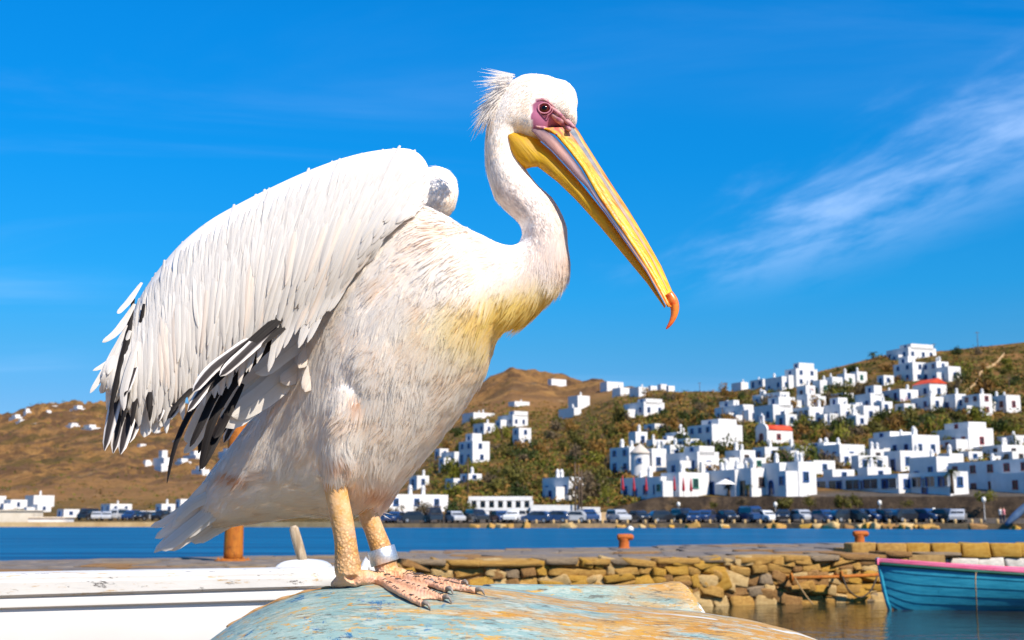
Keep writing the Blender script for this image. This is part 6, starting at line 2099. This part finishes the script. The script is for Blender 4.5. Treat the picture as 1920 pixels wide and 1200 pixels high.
# ---- dry stone track and poles on the right hill
m = MB(); rings = []
for px, py in [(1802, 742), (1815, 734), (1830, 722), (1838, 702), (1852, 692), (1868, 684), (1878, 672), (1882, 666)]:
    D = depth_at(px, py); p = P(px, py, D)
    rings.append([p + Vector((-.2, -.5, -1.2)), p + Vector((-.2, -.5, .7)), p + Vector((.5, .6, .8)), p + Vector((.5, .6, -1.2))])
w0 = Vector(rings[0][0])
tag(MB().loft([[q - w0 for q in r] for r in rings]).build('field_wall', M_TAN, None, loc=w0), 'tan dry stone wall climbing the brown hill on the right', 'wall')
for px, py, h, lab in [(1834, 655, 34, 'utility pole with a crossbar on the right hill skyline'), (1357, 735, 0, ''), (1312, 735, 18, 'thin pole on the low skyline between the villages'), (1893, 732, 26, 'utility pole on the brown slope beside the field wall'), (1752, 664, 20, 'thin pole beside the hilltop house')]:
    if not h:
        continue
    D = depth_at(px, py); p = P(px, py, D); H = h * D / F
    t = thing('utility_pole', lab, 'pole', p)
    MB().tube([(0, 0, -1), (0, 0, H)], [.11, .08], 7).build('mast', M_BARK, t, True)
    MB().box((0, 0, H * .93), (1.6, .1, .1)).build('crossbar', M_BARK, t)
for px, yt, yb_, lab in [(1079, 870, 979, 'tall wooden pole nearest the white portico'), (1086, 876, 979, 'wooden pole between two taller poles by the shore'), (1091, 884, 979, 'wooden pole beside the tan gable wall'), (877, 862, 930, 'leaning pole on the green slope'), (1355, 765, 795, 'pole among the mid slope houses'), (1394, 772, 806, 'pole above the mansion')]:
    D = 164 if yb_ > 960 else depth_at(px, yb_); p = P(px, yb_, D); H = (yb_ - yt) * D / F
    t = thing('utility_pole', lab, 'pole', p)
    MB().tube([(0, 0, -.5), (0, 0, H)], [.13, .09], 7).build('mast', M_BARK, t, True)
    MB().lathe([(.14, H), (.14, H + .08), (.02, H + .12)], n=7).build('cap', M_BARK, t)

# ---- parked cars
def car_meshes(kind):
    """x along the car; returns body, glass, wheel meshes"""
    if kind == 'van':
        prof = [(-2.1, .35), (-2.1, 1.0), (-2.0, 1.85), (-1.8, 1.95), (1.0, 1.95), (1.35, 1.75), (1.75, 1.1), (2.1, .95), (2.15, .4)]
        glass = [(-1.6, 1.18), (-1.55, 1.75), (1.0, 1.78), (1.25, 1.68), (1.55, 1.18)]
        L_, Wd = 2.1, 1.75
    elif kind == 'suv':
        prof = [(-2.05, .4), (-2.1, .95), (-1.95, 1.55), (-1.75, 1.68), (.35, 1.68), (.65, 1.55), (1.05, 1.08), (1.95, .95), (2.1, .75), (2.1, .4)]
        glass = [(-1.75, 1.1), (-1.65, 1.52), (.3, 1.54), (.5, 1.48), (.85, 1.1)]
        L_, Wd = 2.1, 1.78
    else:
        prof = [(-1.85, .32), (-1.92, .75), (-1.75, 1.0), (-1.35, 1.4), (-1.05, 1.47), (.2, 1.47), (.5, 1.38), (1.0, .95), (1.75, .82), (1.92, .62), (1.9, .32)]
        glass = [(-1.4, .98), (-1.12, 1.36), (.15, 1.38), (.4, 1.3), (.78, .98)]
        L_, Wd = 1.9, 1.65
    n_ = len(prof)
    def wd(z):
        return Wd / 2 * (1 - .22 * max(0, (z - .95) / .8)) * (1 - .06 * max(0, (.55 - z) / .3))
    vs, fs = [], []
    for sg in (-1, -.93, .93, 1):
        for (x, z) in prof:
            k_ = .96 if abs(sg) == 1 else 1.0
            vs.append((x * (k_ if abs(sg) == 1 else 1.0), sg * wd(z), z if abs(sg) == 1 else z + .02))
    for r_ in range(3):
        for i in range(n_):
            a = r_ * n_ + i; b_ = r_ * n_ + (i + 1) % n_
            fs.append((a, b_, b_ + n_, a + n_))
    fs.append(tuple(range(n_))[::-1]); fs.append(tuple(3 * n_ + i for i in range(n_)))
    body = mesh('body', vs, fs, None, True); autosmooth(body, 35)
    gl = MB(); g_ = len(glass)
    for sg in (-1, 1):
        gl.add([(x, sg * (wd(z) + .012), z) for x, z in glass] + [(x, sg * (wd(z) - .03), z) for x, z in glass], [tuple(range(g_)) if sg < 0 else tuple(range(g_))[::-1]] + [(i, (i + 1) % g_, g_ + (i + 1) % g_, g_ + i) for i in range(g_)])
    xs_ = [p for p in prof]
    wfront = [(glass[-2][0] + .22, glass[-2][1] - .04), (glass[-1][0] + .22, glass[-1][1] + .02)]
    for (a, b_) in (((glass[-2][0] + .10, glass[-2][1] + .06), (glass[-1][0] + .20, glass[-1][1] + .06)),):
        gl.add([(a[0], -.6, a[1]), (a[0], .6, a[1]), (b_[0], .7, b_[1]), (b_[0], -.7, b_[1])], [(0, 1, 2, 3)])
    wh = MB()
    def wheel(m, mi):
        for r_, w_, mm in ((.32, .20, 0), (.19, .215, 1)):
            rr_ = [[(r_ * math.cos(2 * math.pi * i / 14), y, r_ * math.sin(2 * math.pi * i / 14)) for i in range(14)] for y in (-w_ / 2, w_ / 2)]
            m.loft(rr_, mi=mm)
    wheel(wh, 0)
    lt = MB(); lt.box((0, 0, 0), (.08, .30, .15))
    return body, gl.me('windows', M_GLASS), wh.me('wheel', [M_TYRE, M_RIM], False), lt.me('headlight', M_LAMP), L_, Wd
M_TYRE = simple('tyre_rubber', (0.02, 0.02, 0.02), .85, .2, 20)
M_RIM = simple('wheel_rim', (0.45, 0.45, 0.46), .35, .15, 20, metal=.7)
k = NT('lamp_glass', .1, .6); v = k.coord('Object'); k.base(k.mix(k.ramp(k.noise(v, 12, 3), .3, .7), (0.55, 0.55, 0.52), (0.75, 0.75, 0.72))); M_LAMP = k.m
def carpaint(name, col):
    k = NT(name, .28, .5); v = k.coord('Object'); k.base(k.mix(k.ramp(k.noise(v, 2, 4), .3, .7), tuple(q * .9 for q in col), col)); k.b.inputs['Coat Weight'].default_value = .8; k.b.inputs['Coat Roughness'].default_value = .06; return k.m
CP = {'white': carpaint('white_car_paint', (0.75, 0.75, 0.74)), 'silver': carpaint('silver_car_paint', (0.42, 0.43, 0.45)), 'dark blue': carpaint('dark_blue_car_paint', (0.015, 0.04, 0.12)), 'bright blue': carpaint('bright_blue_car_paint', (0.02, 0.20, 0.48)), 'red': carpaint('red_car_paint', (0.50, 0.02, 0.02)), 'black': carpaint('black_car_paint', (0.015, 0.015, 0.018)), 'green': carpaint('green_car_paint', (0.03, 0.18, 0.10)), 'yellow': carpaint('yellow_car_paint', (0.65, 0.40, 0.02)), 'beige': carpaint('beige_car_paint', (0.45, 0.38, 0.28))}
CARM = {k_: car_meshes(k_) for k_ in ('car', 'suv', 'van')}
def car(px, py, D, kind, colr, rot, where='on the waterfront road below the town'):
    p = P(px, py, D)
    g = ground(px, D); p.z = g.z + .02
    body, gl, wh, lt, L_, Wd = CARM[kind]
    t = thing('parked_' + kind, '%s %s parked %s' % (colr, {'car': 'hatchback', 'suv': 'off-road car', 'van': 'van'}[kind], where), 'van' if kind == 'van' else 'car', p, rot, 'vehicles parked along the far shore')
    o = link('body', body, t)
    if not body.materials:
        body.materials.append(CP['white'])
    o.material_slots[0].link = 'OBJECT'; o.material_slots[0].material = CP[colr]
    link('windows', gl, t)
    for sx_ in (-.63, .63):
        for sy in (-1, 1):
            link('wheel', wh, t, (sx_ * L_, sy * Wd * .46, .32))
    for sy in (-.62, .62):
        link('headlight', lt, t, (L_ - .08, sy * Wd / 2, .72))
rc_ = random.Random(55)
CL = ['white', 'silver', 'dark blue', 'dark blue', 'dark blue', 'black', 'black', 'black', 'silver', 'dark blue', 'black']
explicit = {1184: ('white', 'suv'), 1200: ('black', 'car'), 1224: ('white', 'van'), 1352: ('red', 'car'), 1415: ('dark blue', 'van'), 1440: ('white', 'car')}
px = 1160
done = set()
while px < 1830:
    near_ = [q for q in explicit if abs(q - px) < 12 and q not in done]
    if near_:
        colr, kind = explicit[near_[0]]; done.add(near_[0])
    else:
        colr, kind = rc_.choice(CL), rc_.choices(('car', 'suv', 'van'), (8, 1.5, .05))[0]
    car(px, 975, road_D(px) + rc_.uniform(-1, 1.5), kind, colr, math.radians(rc_.choice((-70, -60, -75, -110, 20)) + rc_.uniform(-8, 8)))
    px += rc_.uniform(20, 46)
px = 715
while px < 1110:
    car(px, 976, road_D(px) + rc_.uniform(-1, 1.5), rc_.choices(('car', 'suv', 'van'), (5, 2, 1))[0], rc_.choice(CL), math.radians(rc_.choice((-70, -20, 10, -110, 160)) + rc_.uniform(-8, 8)), 'in front of the shore arcades')
    px += rc_.uniform(26, 44)
px = 165
while px < 420:
    car(px, 978, 205 + rc_.uniform(-2, 6), rc_.choices(('car', 'suv', 'van'), (5, 2, 1))[0], rc_.choice(CL), math.radians(rc_.choice((-70, -80, 10, -100)) + rc_.uniform(-8, 8)), 'at the foot of the bare hill')
    px += rc_.uniform(15, 26)

# ---- lamp posts, parasols, people, float, slipway boat
M_GREYM = simple('grey_metal', (0.20, 0.20, 0.20), .5, .15, 10, metal=.5)
k = NT('lamp_globe', .25, .5); v = k.coord('Object'); k.base(k.mix(k.ramp(k.noise(v, 5, 3), .3, .7), (0.68, 0.66, 0.60), (0.78, 0.76, 0.71))); M_GLOBE = k.m
for px, yt, D, lab in [(1273, 944, 160, 'street lamp on the waterfront below the shop building'), (1455, 944, 160, 'street lamp on the waterfront below the arched house'), (1651, 941, 160, 'street lamp on the waterfront before the glazed gallery'), (1847, 935, 158, 'street lamp on the waterfront beside two strollers'), (1752, 955, 166, 'short street lamp under the taverna terrace')]:
    D = road_D(px, .45)
    g = ground(px, D); top = P(px, yt, D); H = top.z - g.z
    t = thing('street_lamp', lab, 'street lamp', g)
    MB().lathe([(.14, -.1), (.13, .4), (.07, .5), (.055, H - .4)], n=10).build('pole', M_GREYM, t, True)
    MB().lathe([(.05, H - .45), (.20, H - .3), (.24, H - .08), (.18, H + .12), (.02, H + .2)], n=12).build('lamp_head', M_GLOBE, t, True)
M_PAR = [wash('red_canvas', (0.30, 0.02, 0.035), (0.38, 0.04, 0.055)), wash('white_canvas', (0.70, 0.67, 0.62), (0.8, 0.78, 0.74))]
for px, H, lab in [(1168, 3.2, 'closed red parasol at the left end of the terrace'), (1189, 2.9, 'closed red parasol on the terrace beside the shaded building'), (1212, 2.8, 'closed red parasol before the shaded building'), (1265, 3.0, 'closed red parasol left of the shop doors'), (1282, 2.8, 'closed red parasol between the shop doors'), (1296, 2.7, 'closed red parasol right of the shop doors')]:
    p = P(px, 933, wall_D(px) + 4); t = thing('parasol', lab, 'parasol', p)
    MB().tube([(0, 0, -.6), (0, 0, H)], .03, 6).build('pole', M_GREYM, t, True)
    MB().lathe([(.05, H * .30), (.20, H * .34), (.22, H * .42), (.13, H * .75), (.03, H)], n=10).build('canopy', M_PAR[0], t, True)
p = P(1361, 929, wall_D(1361) + 4); t = thing('parasol', 'open cream parasol on the terrace near the small palm', 'parasol', p)
MB().tube([(0, 0, -.6), (0, 0, 2.2)], .03, 6).build('pole', M_GREYM, t, True)
MB().lathe([(1.5, 1.5), (1.4, 1.56), (.7, 1.95), (.02, 2.25)], n=10).build('canopy', M_PAR[1], t)
fp = P(1182, 990.5, 120); fp.z = 0
t = thing('mooring_buoy', 'small white round mooring buoy floating on the bay', 'buoy', fp)
MB().lathe([(.02, -.25), (.22, -.14), (.32, .05), (.30, .2), (.18, .34), (.04, .40)], n=16).build('float', M_GLOBE, t, True)
MB().tube([(0, 0, .38), (0, 0, .52)], .03, 6).build('eye_post', M_GREYM, t)
# two people walking on the right of the waterfront
def person(px, D, shirt, trousers, lab, face):
    g = ground(px, D); H = 1.7
    t = thing('person', lab, 'person', g, face)
    b = MB()
    b.lathe([(.02, .84), (.16, .88), (.17, 1.0), (.15, 1.12), (.20, 1.34), (.19, 1.42), (.07, 1.47), (.06, 1.52), (.09, 1.56), (.105, 1.63), (.09, 1.72), (.03, 1.76)], n=14)
    for sg in (-1, 1):
        b.tube([(sg * .09, 0, .92), (sg * .10, .05 * sg, .5), (sg * .10, -.06 * sg, .06), (sg * .10, -.06 * sg + .14 * -1, .03)], [.095, .07, .045, .035], 8)
        b.tube([(sg * .20, 0, 1.38), (sg * .25, .03 * sg, 1.12), (sg * .24, -.10, .90), (sg * .23, -.13, .82)], [.055, .045, .035, .03], 7)
    o = link('person_solid', b.me('person_solid', None, True))
    r = o.modifiers.new('r', 'REMESH'); r.mode = 'VOXEL'; r.voxel_size = .022; r.use_smooth_shade = True
    dg = bpy.context.evaluated_depsgraph_get(); me = bpy.data.meshes.new_from_object(o.evaluated_get(dg)); bpy.data.objects.remove(o)
    zs = np.empty(len(me.vertices) * 3, dtype=np.float32); me.vertices.foreach_get('co', zs); zs = zs.reshape(-1, 3)
    me.materials.clear()
    for m_ in (shirt, trousers, M_FLESH, M_HAIR):
        me.materials.append(m_)
    for pl in me.polygons:
        z = zs[list(pl.vertices)][:, 2].mean(); x = abs(zs[list(pl.vertices)][:, 0].mean()); y = zs[list(pl.vertices)][:, 1].mean()
        pl.material_index = (3 if (z > 1.66 or (z > 1.56 and y > .02)) else 2) if z > 1.46 else (2 if (z < .93 and x > .19) else (0 if z > .90 else 1))
    link('body', me, t)
M_FLESH = simple('skin', (0.50, 0.30, 0.20), .6, .1, 20); M_HAIR = simple('dark_hair', (0.03, 0.02, 0.015), .7, .2, 20)
M_PINKT = simple('pink_cloth', (0.62, 0.22, 0.24), .9, .15, 20); M_WHT = simple('white_cloth', (0.70, 0.68, 0.64), .9, .1, 20); M_JEAN = simple('dark_trousers', (0.03, 0.04, 0.07), .9, .2, 20)
person(1877, road_D(1877, .3), M_WHT, M_JEAN, 'person in a white top strolling beside the dark shore', math.radians(70))
person(1883, road_D(1883, .3), M_PINKT, M_JEAN, 'person in a pink top strolling beside the dark shore', math.radians(75))
M_CANOE = wash('slate_blue_paint', (0.05, 0.09, 0.16), (0.10, 0.16, 0.26), .5)
c0 = P(1886, 984, 128); c1 = P(1935, 938, 128)
ax = (c1 - c0); rings = []
for i in range(13):
    s_ = i / 12; r_ = .52 * math.sin(math.pi * min(1, .06 + s_ * .9)) ** .6
    c_ = ax * s_
    up = Vector((-ax.z, 0, ax.x)).normalized()
    rings.append([c_ + up * r_ * .75 * math.cos(w) + Vector((0, 1, 0)) * r_ * math.sin(w) for w in [2 * math.pi * q / 14 for q in range(14)]])
t = thing('slipway_boat', 'slate blue boat hull propped up on the shore beside the strollers', 'boat', c0)
MB().loft(rings).build('hull', M_CANOE, t, True)
MB().tube([ax * (i / 12) + Vector((ax.z, 0, -ax.x)).normalized() * .50 * math.sin(math.pi * min(1, .06 + (i / 12) * .9)) ** .6 * .75 for i in range(13)], .05, 6).build('keel', M_CANOE, t, True)

# ---- labels: say which house and which shrub by what it stands near
MARKS = [('the hilltop house', 1707, 662), ('the red-roofed upper house', 1744, 735), ('the chapel', 1448, 818), ('the windmill', 1201, 870), ('the mansion', 1340, 822), ('the house with red shutters', 1804, 825), ('the house with red windows', 1834, 760), ('the broad house with blue windows', 1697, 840), ('the lone villa', 1207, 768), ('the shop building', 1285, 908),
         ('the long glazed gallery', 1569, 910), ('the taverna', 1743, 906), ('the tall narrow house', 978, 820), ('the bare summit farmhouse', 1044, 716), ('the square block house', 961, 790), ('the long low shore building', 776, 942), ('the white portico', 1040, 965), ('the skyline tree', 1359, 736), ('the field wall', 1850, 700), ('the tan gable wall', 1124, 970), ('the arched house', 1449, 900)]
def mark_phrase(px, py, second=False):
    d = sorted(MARKS, key=lambda m_: (m_[1] - px) ** 2 + (1.4 * (m_[2] - py)) ** 2)
    a = d[0]
    if second:
        return 'between %s and %s' % (a[0], d[1][0])
    if py < a[2] - 22:
        return 'uphill from ' + a[0]
    if py > a[2] + 22:
        return 'downhill from ' + a[0]
    return 'beside ' + a[0]
used = {}
for o in list(SC.objects):
    g = o.get('group')
    if o.parent is None and g in ('white houses of the hillside town', 'shrubs among the houses'):
        px, py = to_px(o.location)
        if g.startswith('white'):
            kids = [c_.name.split('.')[0] for c_ in o.children]
            nc = kids.count('chimney')
            feat = 'white cube house' + (' with an upper storey' if 'upper_storey' in kids else '') + ('' if nc == 0 else (' and ' if 'upper_storey' in kids else ' with ') + ('one chimney' if nc == 1 else '%s chimneys' % ('two', 'three', 'four')[min(nc, 4) - 2]))
        else:
            feat = o['label'].replace(' on the town hillside', '')
        lab = feat + ' ' + mark_phrase(px, py)
        if lab in used and g.startswith('white'):
            lab = feat + ' ' + mark_phrase(px, py, True)
        if len(lab.split()) > 16:
            lab = ' '.join(feat.split()[:3]) + ' ' + mark_phrase(px, py, True)
        used[lab] = 1
        o['label'] = lab
